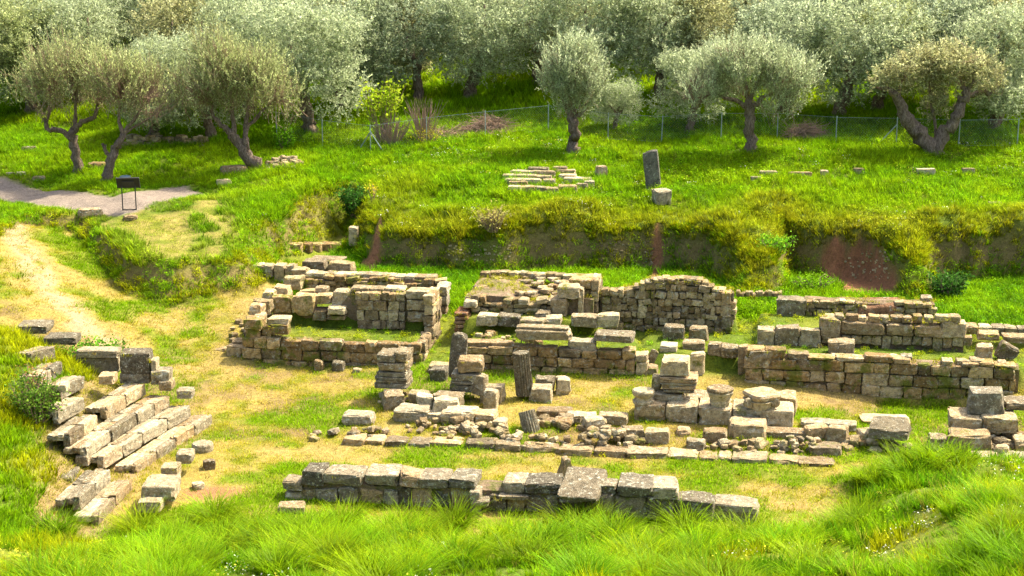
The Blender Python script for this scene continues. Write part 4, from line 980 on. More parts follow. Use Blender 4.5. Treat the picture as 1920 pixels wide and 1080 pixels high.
heap('rubble_heap', 'rubble around the leaning grey slab on the right', 'rubble heap', 1640, 838, 1.0, .5, .15, 34, (.14,.36), ('rubble','tan'), seed=10)
heap('rubble_heap', 'small stones strewn around the foot of the left pier', 'rubble heap', 775, 748, 1.2, .6, .1, 30, (.12,.32), ('rubble','lime'), seed=12)
heap('rubble_heap', 'rubble at the foot of the big pitted boulder', 'rubble heap', 1420, 842, 1.5, .4, .12, 34, (.12,.34), ('rubble','tan'), seed=13)
heap('rubble_heap', 'tumbled stones under the altar slabs at the far right', 'rubble heap', 1850, 835, 1.3, .6, .18, 34, (.16,.45), ('rubble','lime'), seed=14)
lone('broken wall end beside the bank of river cobbles', 1517,1577,838,858,-5.9,.5,'tan',rnd=.25)
heap('stone_heap', 'heap of field stones on the grass beside the leaning olive', 'rubble heap', 530, 312, .85, .6, .3, 36, (.18,.42), ('lime','tan'), seed=6)
t = thing('dry_stone_wall', 'low tumbled dry stone wall under the left olive trees', 'wall', place(310, 275))
for i in range(80):
    px = 235 + g.uniform(0, 150); p = place(px, 272 + g.normal(0, 2)); s = g.uniform(.18, .42); add_stone('stone', t, (p[0], p[1], p[2] + g.uniform(.0, .34)), (s, s * .8, s * .6), g.uniform(0, 3), 'rubble', .35, .08, .08, True)
# stones on the meadow
p = place(1222, 352); tag(add_stone('leaning_pillar', None, (p[0], p[1], p[2] + .62), (.58, .42, 1.6), -.12, 'slate', .05, .04, .03, ry=-.12), 'tall dark squared pillar leaning on the meadow', 'pillar')
on_ground('rough square block at the foot of the leaning meadow pillar', 1240, 380, (.62,.6,.55), .3, 'grey', rnd=.2)
t = thing('ruined_floor', 'overgrown rows of flat pale slabs on the meadow', 'pavement', place(1030, 345))
for (px, py, sx) in [(985,330,1.2),(1020,331,.9),(1060,329,.8),(975,338,1.3),(1015,340,.8),(1065,338,.7),(980,346,1.4),(1030,347,.5),(1075,344,.8),(972,353,.7),(1095,345,.6),(965,361,.5),(985,362,.7),(1010,363,.6),(1032,364,.65),(1065,361,.75),(1092,357,.45),(1105,353,.4),(1010,325,.8),(1050,323,.6)]:
    p = place(px, py); add_stone('slab', t, (p[0], p[1], p[2] + .12), (sx, .42, .32 if py > 352 else .24), -.08, 'lime', .2, .07)
on_ground('dark upright stone beside the slab rows on the meadow', 1127, 332, (.42,.35,.5), .4, 'grey', rnd=.25)
for i, (px, py, sx, lb) in enumerate([(1440,329,.7,'thin pale slab in the grass behind the gully, left of the row'),(1500,331,.9,'thin pale slab in the grass behind the gully, longest of the row'),(1418,340,.4,'small tilted stone in the grass right of the leaning pillar'),(1610,324,.4,'dark stone sunk in the meadow near the split olive'),(1735,325,.7,'flat stone in the meadow below the split olive'),(1815,324,.5,'small grey stone right of the split olive'),(1865,388,.5,'flat stone deep in grass at the right edge of the meadow'),(1545,328,.3,'small stone at the end of the slab row in the meadow')]):
    on_ground(lb, px, py, (sx, .25, .24), .0, 'lime', sink=.2, rnd=.3)
for i, (px, py, s, lb, mt) in enumerate([(420,345,.55,'round boulder in grass left of the leaning olive','tan'),(440,328,1.1,'long sloping boulder beside the leaning olive','grey'),(170,404,.8,'brown rock on the edge of the terrace by the path','dark'),(40,328,.4,'small grey stone at the left end of the path','grey'),(72,338,.5,'flat stone on the verge of the path','lime'),(55,283,.6,'pale slab in the grass far left','lime'),(182,315,.7,'pale flat stone between the two left olives','tan'),(245,412,.5,'reddish stone on the dry terrace below the sign','tan'),(20,328,.35,'grey stone at the left edge near the path','grey')]):
    on_ground(lb, px, py, (s, s * .6, s * .42), .3, mt, rnd=.6, rough=.1, sink=.2)
# exposed pebbles in the bank faces
for (nm, lb, pa, n, sd) in [('bank_pebbles', 'patch of small stones showing in the shaded bank face', (1125,1225,452,505), 150, 1), ('bank_pebbles', 'sprinkle of pale stones in the left bank face', (830,960,460,490), 70, 2), ('earth_pebbles', 'pale pebbles in the red earth arch', (1585,1670,470,530), 70, 3)]:
    gg = np.random.default_rng(sd); V, F = [], []
    for i in range(n):
        p = place(gg.uniform(pa[0], pa[1]), gg.uniform(pa[2], pa[3])); s = gg.uniform(.04, .10); q, f = stone_shape(s, s, s * .7, .5, .1, .1, True); f = f + len(V) * 1; V += list(q + p); F += list(f)
    tag(link(nm, new_mesh(nm, V, F, M['rubble'])), lb, 'pebbles', kind='stuff')

# ================= seats of the theatre =================
def seg(parent, a, b, z, h, wd, mat='grey', rnd=.1, n=1, **k):
    A = at_z(*a, z); B = at_z(*b, z)
    for i in range(n):
        P0 = A + (B - A) * (i / n); P1 = A + (B - A) * ((i + 1) / n); d = P1 - P0; L = float(np.hypot(d[0], d[1])); ang = math.atan2(d[1], d[0])
        nrm = np.array([math.sin(ang), -math.cos(ang), 0]);  nrm = nrm if nrm[0] < 0 else -nrm
        c = (P0 + P1) / 2 + nrm * wd / 2; zz = z + srng.normal(0, .015)
        add_stone('seat_block', parent, (c[0], c[1], zz - h / 2), (L - .02, wd, h), ang + srng.normal(0, .01), mat, rnd, .06, .02, **k)
SE = [('lowest row of stone seats beside the orchestra', .30, [((399,776),(330,822),2),((330,822),(256,873),2),((249,898),(184,966),2)]),
 ('second row of stone seats up from the orchestra', .58, [((358,760),(268,811),2),((268,811),(192,858),2),((208,877),(150,934),2)]),
 ('third row of stone seats with a white broken end', .86, [((319,740),(258,774),2),((258,774),(208,806),1),((208,806),(160,840),1)]),
 ('fourth row of stone seats with the longest intact blocks', 1.14, [((274,718),(198,764),2),((183,777),(130,815),2)]),
 ('fifth row of stone seats next to the bush', 1.42, [((160,743),(107,772),1)]),
 ('sixth row of stone seats half buried in grass', 1.70, [((160,704),(112,727),1)]),
 ('seventh row of stone seats half buried in grass', 1.97, [((118,678),(76,704),2)]),
 ('topmost single seat stone in the grass', 2.22, [((105,650),(55,664),1)])]
for lb, z, ss in SE:
    p = at_z(*ss[0][0], z); t = thing('seat_row', lb, 'seat row', (p[0], p[1], z - .35), 'rows of stone seats')
    for a, b, n in ss: seg(t, a, b, z, .33, .19, 'grey' if srng.uniform() < .4 else 'tan', rnd=.06, n=n)
    # worn tread behind each riser
    for a, b, n in ss:
        A = at_z(*a, z); B = at_z(*b, z); d = B - A; L = float(np.hypot(d[0], d[1])); ang = math.atan2(d[1], d[0]); nrm = np.array([math.sin(ang), -math.cos(ang), 0]); nrm = nrm if nrm[0] < 0 else -nrm
        
        for q in range(2):
            c = A + d * (.25 + .5 * q) + nrm * .27; add_stone('tread', t, (c[0], c[1], z - .10 + srng.normal(0, .008)), (L * .5, .21, .16), ang, 'lime', .06, .05, .015)
            c = A + d * (.25 + .5 * q) + nrm * .47; add_stone('tread', t, (c[0], c[1], z - .13 + srng.normal(0, .008)), (L * .5, .26, .16), ang, 'lime' if srng.uniform() < .5 else 'grey', .06, .05, .015)
t = thing('analemma_wall', 'dark stepped end wall of big blocks above the seats', 'wall', at_z(255, 708, .9))
def xyb(parent, px0, px1, pyt, pyb, y, depth, mat, rnd=.08, rz=0., name='stone', **k):
    def q(px, py): r = ray(px, py); s = y / r[1]; return r * s + np.array([0, 0, CAM_H])
    a = q(px0, pyt); b = q(px1, pyb); c = (a + b) / 2
    return add_stone(name, parent, (c[0], y + depth / 2, c[2]), (b[0] - a[0], depth, a[2] - b[2]), rz, mat, rnd, .04, .03, **k)
xyb(t, 222, 281, 662, 702, 41.9, .6, 'dark'); xyb(t, 281, 293, 676, 700, 41.85, .5, 'grey'); xyb(t, 280, 318, 697, 722, 41.7, .55, 'grey'); xyb(t, 140, 222, 658, 672, 42.2, .5, 'grey'); xyb(t, 296, 322, 716, 734, 41.6, .5, 'tan', .3); xyb(t, 222, 282, 700, 720, 41.9, .6, 'dark'); xyb(t, 140, 222, 670, 700, 42.3, .5, 'dark')
core(t, 0, .1, 0, .1, 0, .05) if False else None
for (lb, a, b, c, d_, y, dp, mt) in [('large flat block at the top left of the seats', 28, 88, 612, 628, 43.2, .8, 'grey'), ('white flecked block below the topmost left block', 80, 142, 634, 648, 42.4, .7, 'grey'),
   ('white broken rock on the grassy seats', 183, 214, 705, 722, 40.6, .5, 'lime'), ('brown block on the path near the seat end', 330, 361, 733, 748, 41.7, .45, 'dark'), ('pale rock at the foot of the lowest seats, upper', 328, 360, 852, 870, 37.6, .5, 'lime'),
   ('pale rock at the foot of the lowest seats, lower', 300, 334, 878, 898, 36.2, .5, 'lime'), ('large slab lying at the foot of the seats', 262, 328, 912, 942, 35.2, .9, 'grey'), ('white front block under the large slab', 256, 302, 942, 962, 34.8, .5, 'lime'),
   ('rough block in the dry grass left of the seats', 95, 136, 895, 930, 36.2, .9, 'grey'), ('small squared stone above the broken seats', 140, 166, 855, 875, 37.2, .5, 'dark'), ('small boulder between grass and seats', 102, 124, 722, 737, 38.6, .4, 'lime')]:
    o = xyb(None, a, b, c, d_, y, dp, mt, .15, name='loose_block'); tag(o, lb, 'stone block')
c = place(380, 843); o = lathe('column_drum', None, c - np.array([0, 0, .05]), [(.24,0),(.27,.03),(.275,.1),(.27,.2),(.25,.23),(.05,.235)], 28, 'lime'); tag(o, 'low round column drum on the orchestra grass beside the seats', 'column drum')

# ------------------------------------------------------------------ trees
def tube(V, F, pts, rad, n=8, g=None, knot=.18):
    """append an uneven tube along pts to V, F"""
    pts = [np.array(p, float) for p in pts]; b0 = len(V); m = len(pts)
    for i, p in enumerate(pts):
        d = pts[min(i + 1, m - 1)] - pts[max(i - 1, 0)]; d /= np.linalg.norm(d) + 1e-9
        a = np.cross(d, [0.3, .9, .2]); a /= np.linalg.norm(a) + 1e-9; b = np.cross(d, a)
        for k in range(n):
            th = 6.28318 * k / n; r = rad[i] * (1 + (g.normal(0, knot) if g is not None else 0)); V.append(tuple(p + r * (a * math.cos(th) + b * math.sin(th))))
    for i in range(m - 1):
        for k in range(n): F.append((b0 + i * n + k, b0 + i * n + (k + 1) % n, b0 + (i + 1) * n + (k + 1) % n, b0 + (i + 1) * n + k))
    V.append(tuple(pts[-1])); e = len(V) - 1
    for k in range(n): F.append((b0 + (m - 1) * n + k, b0 + (m - 1) * n + (k + 1) % n, e))
def subdiv(pts, rad, g, per=3, wob=.05):
    P, Rr = [], []
    for i in range(len(pts) - 1):
        for k in range(per):
            t = k / per; q = np.array(pts[i]) * (1 - t) + np.array(pts[i + 1]) * t
            if k: q = q + g.normal(0, wob, 3)
            P.append(q); Rr.append(rad[i] * (1 - t) + rad[i + 1] * t)
    P.append(np.array(pts[-1])); Rr.append(rad[-1]); return P, Rr
def in_ell(g, n, ells, shell=.5):
    w = np.array([e[3] * e[4] * e[5] for e in ells]); w = w / w.sum(); k = g.choice(len(ells), n, p=w); E = np.array(ells)[k]
    d = g.normal(size=(n, 3)); d /= np.linalg.norm(d, axis=1)[:, None]
    r = g.uniform(size=n) ** (1 / 3.) * (1 - shell) + shell * g.uniform(.75, 1.0, n)
    return E[:, :3] + d * r[:, None] * E[:, 3:6], d
PAL = {'near': ([.27,.32,.11], [.44,.49,.22], [.28,.28,.11]), 'silver': ([.34,.40,.21], [.48,.54,.33], [.27,.33,.14]), 'dark': ([.25,.31,.17], [.42,.48,.30], [.20,.26,.12]), 'warm': ([.28,.30,.12], [.50,.50,.26], [.29,.26,.10])}
def leaves(name, g, shoots, dirs, length, K, ll, lw, pal, spread=.6, bare=None):
    n = len(shoots); t = (np.arange(K) + .5) / K; L = length * g.uniform(.6, 1.25, (n, 1))
    base = shoots[:, None, :] + dirs[:, None, :] * (t[None, :, None] * L[:, :, None])
    bend = g.normal(0, .12, (n, 1, 3)) * (t[None, :, None] ** 2) * L[:, :, None]; base = (base + bend).reshape(-1, 3)
    D = np.repeat(dirs, K, 0); rnd_ = g.normal(size=D.shape); perp = np.cross(D, rnd_); perp /= np.linalg.norm(perp, axis=1)[:, None] + 1e-9
    ld = D * (1 - .3 * spread) + perp * spread; ld /= np.linalg.norm(ld, axis=1)[:, None]
    wv = np.cross(ld, g.normal(size=D.shape)); wv /= np.linalg.norm(wv, axis=1)[:, None] + 1e-9
    l = ll * g.uniform(.65, 1.3, (len(D), 1)); w_ = lw * g.uniform(.7, 1.3, (len(D), 1))
    keep = np.ones(len(D), bool)
    if bare is not None: keep = g.uniform(size=len(D)) > bare(base)
    base, ld, wv, l, w_ = base[keep], ld[keep], wv[keep], l[keep], w_[keep]
    V = np.stack([base, base + ld * l * .5 + wv * w_ * .5, base + ld * l, base + ld * l * .5 - wv * w_ * .5], 1).reshape(-1, 3)
    F = np.arange(len(V)).reshape(-1, 4); me = quads_mesh(name, V, F, M['olive'])
    p = PAL[pal]; q = g.uniform(size=(len(base), 1)); sh = np.repeat(g.uniform(size=(n, 1)), K, 0)[keep]
    c = np.array(p[0]) * (1 - q) + np.array(p[1]) * q * (q > .3) + np.array(p[0]) * q * (q <= .3); c = c * (.82 + .36 * sh); c = c + (np.array(p[2]) - c) * (.5 * (sh < .25))
    C = np.repeat(np.c_[c, np.ones(len(c))], 4, 0).astype(np.float32)
    a = me.attributes.new('lcol', 'FLOAT_COLOR', 'POINT'); a.data.foreach_set('color', C.ravel())
    a = me.attributes.new('shade', 'FLOAT', 'POINT'); a.data.foreach_set('value', np.repeat(g.uniform(.2, .9, len(c)), 4).astype(np.float32))
    return me
def limb_mesh(limbs, g, n=10):
    V, F = [], []
    for pts, rad in limbs:
        P, Rr = subdiv(pts, rad, g, 4, min(.05, rad[0] * .35)); tube(V, F, P, Rr, n, g, .14)
    return new_mesh('trunk', V, F, M['bark'], True)
def twig_mesh(g, starts, ends, r=.012):
    V, F = [], []
    for a, b in zip(starts, ends):
        m = (a + b) / 2 + g.normal(0, .06, 3); tube(V, F, [a, m, b], [r, r * .7, r * .3], 3)
    return new_mesh('twigs', V, F, M['twig'])
def make_tree(name, label, base, limbs, ells, style, seed, nshoot, group=None, K=26, ll=.115, lw=.032, pal='near', up=.9, slen=.75, bare=None, twigs=0, shell=.45, spread=.6):
    g = np.random.default_rng(seed); t = thing(name, label, 'olive tree', base, group)
    link('trunk', limb_mesh(limbs, g), t)
    lob = []
    for e in ells:                                              # ragged lobes so the crown is no smooth dome
        for q in range(7):
            v_ = g.normal(size=3); v_ /= np.linalg.norm(v_); v_[2] = abs(v_[2]) * .9 - .15; s_ = g.uniform(.28, .5); lob.append((e[0] + v_[0] * e[3] * .85, e[1] + v_[1] * e[4] * .85, e[2] + v_[2] * e[5] * .9, e[3] * s_, e[4] * s_, e[5] * s_ * 1.2))
    ells = [(e[0], e[1], e[2], e[3] * .84, e[4] * .84, e[5] * .84) for e in ells] + lob
    nshoot = int(nshoot * .9)
    p, d = in_ell(g, nshoot, ells, shell)
    dr = d * .7 + np.array([0, 0, up]) + g.normal(0, .28, d.shape); dr /= np.linalg.norm(dr, axis=1)[:, None]
    st = p - dr * slen * .5
    link('crown', leaves('crown', g, st, dr, slen, K, ll, lw, pal, spread, bare), t)
    if twigs:
        tips = np.array([l[0][-1] for l in limbs], float); k = g.choice(nshoot, twigs, replace=False); s0 = p[k]
        nearest = tips[np.argmin(((s0[:, None] - tips[None]) ** 2).sum(-1), 1)]
        link('twigs', twig_mesh(g, nearest + g.normal(0, .1, s0.shape), s0 + dr[k] * .2), t)['kind'] = 'stuff'
        link('twigs', twig_mesh(g, st[k], st[k] + dr[k] * slen * .9, .008), t)['kind'] = 'stuff'
    return t
def lowbare(z0, z1, a=.9): return lambda b: a * np.clip((z1 - b[:, 2]) / (z1 - z0), 0, 1)
NG = 'olive trees standing on the meadow'
B = place(147, 325)
make_tree('olive_tree', 'upright olive with straight trunk at the far left by the path', B,
  [([(0,0,-.2),(.02,0,.25),(-.12,0,1.1),(-.08,.05,1.75)],[.27,.2,.17,.17]),([(-.1,0,1.35),(-.6,-.1,1.75),(-1.15,-.1,1.85),(-1.25,0,2.2)],[.13,.11,.1,.05]),([(-.08,.05,1.7),(.25,0,2.1),(.75,.1,2.25),(1.0,.2,2.9)],[.13,.1,.08,.03]),([(-.08,.05,1.7),(0,.1,2.4),(.1,0,3.6)],[.1,.07,.03]),([(-1.2,0,1.95),(-1.0,0,2.6),(-.9,.1,3.5)],[.06,.05,.02])],
  [(-.2,0,3.85,1.8,1.5,1.65),(-1.2,0,3.3,1.2,1.2,1.3),(1.0,0,3.8,1.3,1.3,1.5)], 'near', 1, 1150, NG, bare=lowbare(2.2,4.4,.97), twigs=650, up=1.25, slen=.95)
B = place(200, 345)
make_tree('olive_tree', 'olive leaning right over the path behind the sign', B,
  [([(0,0,-.2),(.05,0,.3),(.2,0,.9),(.55,0,1.5),(.75,0,2.0)],[.26,.2,.17,.15,.12]),([(.2,.05,.9),(.0,.1,1.3),(-.1,.1,1.6)],[.09,.08,.05]),([(.75,0,2.0),(.6,.1,2.6),(.7,.1,3.5)],[.08,.06,.02]),([(.75,0,2.0),(1.2,0,2.5),(1.7,.1,3.3)],[.08,.06,.02]),([(.65,0,1.9),(1.1,.1,2.2),(2.0,.1,2.7)],[.07,.05,.02])],
  [(.9,0,3.9,1.35,1.3,1.5),(1.7,.2,3.5,1.2,1.2,1.4),(.1,.2,4.2,1.0,1.1,1.1)], 'near', 2, 950, NG, bare=lowbare(2.2,4.6,.97), twigs=600, up=1.25, slen=.95)
B = place(486, 320)
make_tree('olive_tree', 'big olive leaning left beside the heap of field stones', B,
  [([(0.05,0,-.2),(-.1,0,.2),(-.55,0,.75),(-.85,.05,1.15),(-1.2,.05,1.6)],[.33,.25,.24,.2,.13]),([(-.55,0,.75),(-.5,0,1.2),(-.45,.1,1.7)],[.14,.13,.08]),([(-1.1,.05,1.5),(-1.6,.1,2.0),(-2.0,.1,2.8)],[.12,.09,.04]),([(-1.0,.05,1.35),(-1.0,.1,2.3),(-.9,.1,3.6)],[.12,.08,.03]),([(-.45,.1,1.7),(.1,.1,2.3),(.8,.2,2.9)],[.08,.06,.02]),([(-.5,.1,1.6),(-.4,.1,2.6),(-.2,0,3.5)],[.09,.06,.02])],
  [(-1.2,0,3.9,1.8,1.6,1.75),(.1,0,3.6,1.6,1.5,1.6),(.95,0,2.7,1.0,1.0,1.15),(-2.4,0,3.4,1.1,1.2,1.5)], 'near', 3, 1900, NG, bare=lowbare(1.8,4.2,.95), twigs=900, up=1.25, slen=.95)
B = place(1077, 283)
make_tree('olive_tree', 'feathery young olive with narrow crown in the middle of the meadow', B,
  [([(0,0,-.2),(-.08,0,.3),(-.02,0,.8),(-.12,0,1.3),(-.1,.05,1.7)],[.3,.22,.2,.2,.14]),([(-.1,0,1.2),(.3,0,1.6),(.6,.1,2.1)],[.12,.08,.03]),([(-.1,0,1.4),(-.4,0,1.9),(-.6,.1,2.6)],[.1,.07,.03]),([(-.1,0,1.6),(0,.1,2.6),(.1,0,3.5)],[.1,.06,.02])],
  [(.0,0,3.1,1.2,1.15,1.5),(.1,0,4.0,.8,.8,.85),(.1,0,2.1,.95,.9,.9)], 'near', 4, 1500, NG, bare=lowbare(1.2,2.6,.85), twigs=300, pal='silver', up=1.2, slen=.95)
B = place(1407, 283)
make_tree('olive_tree', 'wide umbrella shaped olive right of the leaning pillar', B,
  [([(.05,0,-.2),(0,0,.3),(-.05,0,1.0),(-.08,0,1.7),(-.15,.05,2.1)],[.3,.22,.2,.2,.14]),([(-.1,0,1.7),(-.9,0,2.1),(-1.7,.1,2.25),(-2.6,.1,2.2)],[.11,.08,.05,.02]),([(-.08,0,1.75),(.5,0,2.2),(1.2,.1,2.5)],[.11,.07,.03]),([(-.15,0,2.0),(-.3,.1,2.9),(-.3,.1,3.8)],[.1,.06,.02]),([(-.1,0,2.0),(.3,.1,2.9),(.6,.1,3.7)],[.1,.06,.02])],
  [(-.2,0,3.4,1.9,1.5,1.2),(1.2,0,3.0,1.3,1.2,1.15),(-1.9,0,2.6,1.1,1.1,.9),(1.0,0,1.9,1.0,.9,.95)], 'near', 5, 2000, NG, bare=lowbare(1.2,3.0,.85), twigs=500, pal='silver', up=1.15, slen=.9)
B = place(1748, 288)
make_tree('split_olive_tree', 'old olive split into two thick bare limbs like a V', B,
  [([(.05,0,-.2),(-.15,0,.35),(-.7,0,.9),(-1.15,0,1.5),(-1.45,0,2.1),(-1.8,0,2.5),(-2.4,.1,2.65)],[.42,.36,.3,.24,.2,.14,.05]),([(.1,0,-.2),(.3,0,.5),(.75,0,1.2),(1.0,0,1.9),(1.25,0,2.4),(1.0,.1,2.75)],[.36,.28,.22,.2,.18,.06]),([(1.2,0,2.35),(1.8,0,2.45),(2.4,0,2.5)],[.13,.1,.04]),([(-1.3,0,1.9),(-1.5,.1,2.5),(-1.3,.1,3.0)],[.09,.06,.02]),([(1.2,0,2.4),(1.5,.1,3.0),(1.6,.1,3.7)],[.09,.06,.02]),([(0.2,.2,.3),(.1,.3,1.3),(-.1,.3,2.0),(-.2,.3,2.9)],[.07,.06,.05,.02])],
  [(-.9,.2,3.3,1.5,1.2,.95),(.6,.3,3.4,1.5,1.2,1.1),(2.0,.1,3.1,1.0,1.0,.95),(-2.1,.1,3.0,.8,.8,.6),(0,.4,1.9,.8,.6,.8)], 'near', 6, 1150, NG, pal='warm', up=.3, K=20, ll=.12, lw=.05, slen=.6, spread=1., shell=.2, twigs=160)

# ---- the grove behind: a few grown trees, each set again with its own turn and size
GG = 'olive grove behind the fence'
grove = []
def grove_proto(seed, pal, lean):
    g = np.random.default_rng(seed); c = lambda *a: np.array(a, float)
    limbs = [([(0,0,-.3),(lean*.2,0,.3),(lean*.5,.0,1.0),(lean*.8,0,1.7)],[.34,.26,.22,.18]),([(lean*.8,0,1.6),(lean-.5,.2,2.3),(lean-1.1,.2,3.2)],[.14,.1,.04]),([(lean*.8,0,1.6),(lean+.6,-.1,2.3),(lean+1.3,.1,3.1)],[.14,.1,.04]),([(lean*.8,0,1.6),(lean,.5,2.8),(lean,.6,3.8)],[.13,.09,.03])]
    ells = [(lean, 0, 3.5, 1.9, 1.8, 1.5)]
    for k in range(13):
        a = g.uniform(0, 6.28); r = g.uniform(1.0, 2.0); ells.append((lean + r * math.cos(a), r * math.sin(a), g.uniform(1.25, 4.6), g.uniform(.8, 1.35), g.uniform(.8, 1.35), g.uniform(.65, 1.05)))
    p, d = in_ell(g, 2100, ells, .55); dr = d * .8 + np.array([0, 0, .25]) + g.normal(0, .5, d.shape); dr /= np.linalg.norm(dr, axis=1)[:, None]
    return limb_mesh(limbs, g, 8), leaves('crown', g, p - dr * .25, dr, .55, 14, .125, .048, pal, 1.0)
PROTO = [grove_proto(40 + i, ['silver', 'silver', 'warm', 'silver', 'dark', 'near'][i], [.3, -.5, .1, .7, -.2, -.6][i]) for i in range(6)]
def grove_tree(x, y, k, rz, sc, label, z=None, sz=None):
    t = thing('grove_olive_tree', label, 'olive tree', (x, y, gz(x, y) if z is None else z), GG)
    t.rotation_euler.z = rz; t.scale = (sc, sc, sz or sc)
    link('trunk', PROTO[k][0], t); link('crown', PROTO[k][1], t); return t
FT = [(285,257,0,.3,.85,'slim olive trunk standing behind the dry stone wall'),(400,262,3,2.6,.95,'olive behind the big left leaning one'),(585,245,1,.6,1.1,'thick dark olive right of the left group, next to the fence start'),
 (785,190,4,1.0,1.05,'shaded dark olive behind the yellow green shrub'),(877,182,3,.0,1.1,'olive with a curved trunk on the bright grass clearing'),(640,205,0,2.2,1.15,'olive in shade left of the yellow green shrub'),(1150,246,1,3.5,.42,'small low olive behind the feathery young olive'),
 (1290,248,1,3.2,.72,'small olive leaning left behind the umbrella shaped one'),(1568,222,3,.0,1.1,'olive with thick leaning trunk between umbrella olive and split olive'),(1862,242,0,.2,1.05,'olive with leaning trunk at the far right behind the split olive'),(1470,215,4,1.5,1.05,'dark olive behind the umbrella shaped olive'),(1640,210,5,2.9,1.0,'olive just behind the left limb of the split olive'),
 (1010,160,2,2.,1.1,'olive behind the top of the feathery young olive'),(1130,180,1,.4,1.15,'broad olive behind the clearing, right side'),(1240,185,0,1.9,1.1,'broad olive between feathery and umbrella olives'),(1360,190,2,4.0,1.1,'olive directly behind the umbrella crown'),(1760,200,4,5.,1.1,'olive in the gap of the split olive'),(1930,215,2,3.,1.1,'olive cut by the right picture edge'),
 (60,215,3,1.7,1.1,'olive behind the far left upright one'),(150,205,1,5.1,1.1,'olive between the crowns of the two left olives'),(-20,225,5,2.,1.1,'olive cut by the left picture edge'),(470,215,0,4.2,1.15,'olive showing above the big leaning olive'),(345,210,2,3.,1.1,'olive above the dry stone wall, behind'),(715,165,2,.9,1.15,'pale olive rising behind the yellow green shrub')]
for (px, py, k, rz, sc, lb) in FT:
    p = place(px, py); grove_tree(p[0], p[1], k, rz, sc, lb)
gr = np.random.default_rng(77); first = [place(q[0], q[1]) for q in FT]
used = [tuple(p[:2]) for p in first]
ORD = 'first second third fourth fifth sixth seventh eighth ninth tenth eleventh twelfth thirteenth fourteenth fifteenth sixteenth seventeenth eighteenth nineteenth twentieth'.split()
for yy, stp, rown in ((80.5, 4.3, 'second'), (84.5, 4.3, 'third'), (88.5, 4.5, 'fourth'), (93, 4.8, 'fifth'), (98, 5., 'rearmost')):
    cnt = 0
    x = -yy * .34 - 2 + gr.uniform(0, 2)
    while x < yy * .34 + 2:
        px, py_ = x + gr.normal(0, .5), yy + gr.normal(0, .6)
        if all((px - a) ** 2 + (py_ - b) ** 2 > 5.5 for a, b in used) and not (-3.2 < px < 1.5 and py_ < 83):
            used.append((px, py_)); k = int(gr.choice([0, 0, 1, 1, 2, 3, 3, 4, 5]))
            grove_tree(px, py_, k, gr.uniform(0, 6.28), gr.uniform(1.0, 1.25), '%s %s olive from the left in the %s row of the grove' % (ORD[cnt], ['silvery', 'silvery', 'warm green', 'silvery', 'dark', 'dull green'][k], rown)); cnt += 1
        x += stp * gr.uniform(.85, 1.15)

# ------------------------------------------------------------------ wire fence
FP = [(519,258),(605,274),(695,285),(800,270),(910,258),(1028,246),(1140,262),(1240,268),(1352,262),(1457,262),(1567,270),(1680,272),(1797,276),(1907,274)]
fp = places(FP); t = thing('wire_fence', 'chain link wire fence on thin grey posts across the meadow', 'fence', fp[5])
def bar(V, F, a, b, r, n=6): tube(V, F, [a, (np.array(a) + np.array(b)) / 2, b], [r, r, r], n)
def mesh_obj(name, V, F, mat, parent, smooth=False):
    off = np.array(parent.location) if parent is not None else 0
    return link(name, new_mesh(name, np.array(V) - off, F, M[mat], smooth), parent)
FH = 1.15
for i, p in enumerate(fp):
    V, F = [], []; bar(V, F, p - [0, 0, .1], p + [.04 if i == 7 else 0, 0, FH], .021); mesh_obj('post', V, F, 'steel', t)
for (a, b) in [((672,283), (695,262)), ((1647,270), (1680,241)), ((718,283), (697,262))]:
    q = place(*a); V, F = [], []; p = fp[2] if b[0] < 900 else fp[11]; bar(V, F, q, p + [0, 0, .85], .024); mesh_obj('brace', V, F, 'steel', t)
V, F = [], []
for p, q in zip(fp[:-1], fp[1:]):
    L = np.linalg.norm((q - p)[:2]); n = int(L / .11)
    for k in range(-int(FH / .11), n):
        for s in (0, 1):
            t0 = k * .11; t1 = t0 + FH - .08; za, zb = (0.03, FH - .05) if s == 0 else (FH - .05, .03)
            a0, a1 = max(t0, 0), min(t1, L)
            if a1 - a0 < .02: continue
            f = lambda tt: p + (q - p) * (tt / L) + np.array([0, 0, za + (zb - za) * (tt - t0) / (t1 - t0)])
            A_, B_ = f(a0), f(a1); w_ = np.array([0, .0035, 0]); h_ = np.array([0, 0, .0014]); b0 = len(V)
            V += [A_ - h_, A_ + h_, B_ + h_, B_ - h_]; F.append((b0, b0 + 1, b0 + 2, b0 + 3))
    for hz in (.05, FH - .05): bar(V, F, p + [0, 0, hz], q + [0, 0, hz], .005, 3)
mesh_obj('wire_mesh', V, F, 'steel', t)

# ------------------------------------------------------------------ information sign and pail
p = place(243, 394); t = thing('information_sign', 'dark tilted information panel on two thin legs beside the path', 'sign', p)
cx, cy, cz = p
for s in (-.24, .24):
    V, F = [], []; bar(V, F, (cx + s, cy + .02 * s, cz - .05), (cx + s, cy, cz + .92), .022, 8); mesh_obj('leg', V, F, 'signleg', t)
V, F = [], []; bar(V, F, (cx - .24, cy, cz + .03), (cx + .24, cy, cz + .03), .018, 8); mesh_obj('foot_bar', V, F, 'signleg', t)
def slab(parent, c, sx, sy, sz, rx, rz, mat, name):
    v = np.array([(a * sx / 2, b * sy / 2, d * sz / 2) for a in (-1, 1) for b in (-1, 1) for d in (-1, 1)]) @ rotm(rz, rx).T + c
    return mesh_obj(name, v, [(0, 1, 3, 2), (4, 6, 7, 5), (0, 4, 5, 1), (2, 3, 7, 6), (0, 2, 6, 4), (1, 5, 7, 3)], mat, parent)
slab(t, np.array([cx, cy, cz + 1.0]), .82, .045, .46, .55, .12, 'sign', 'panel')
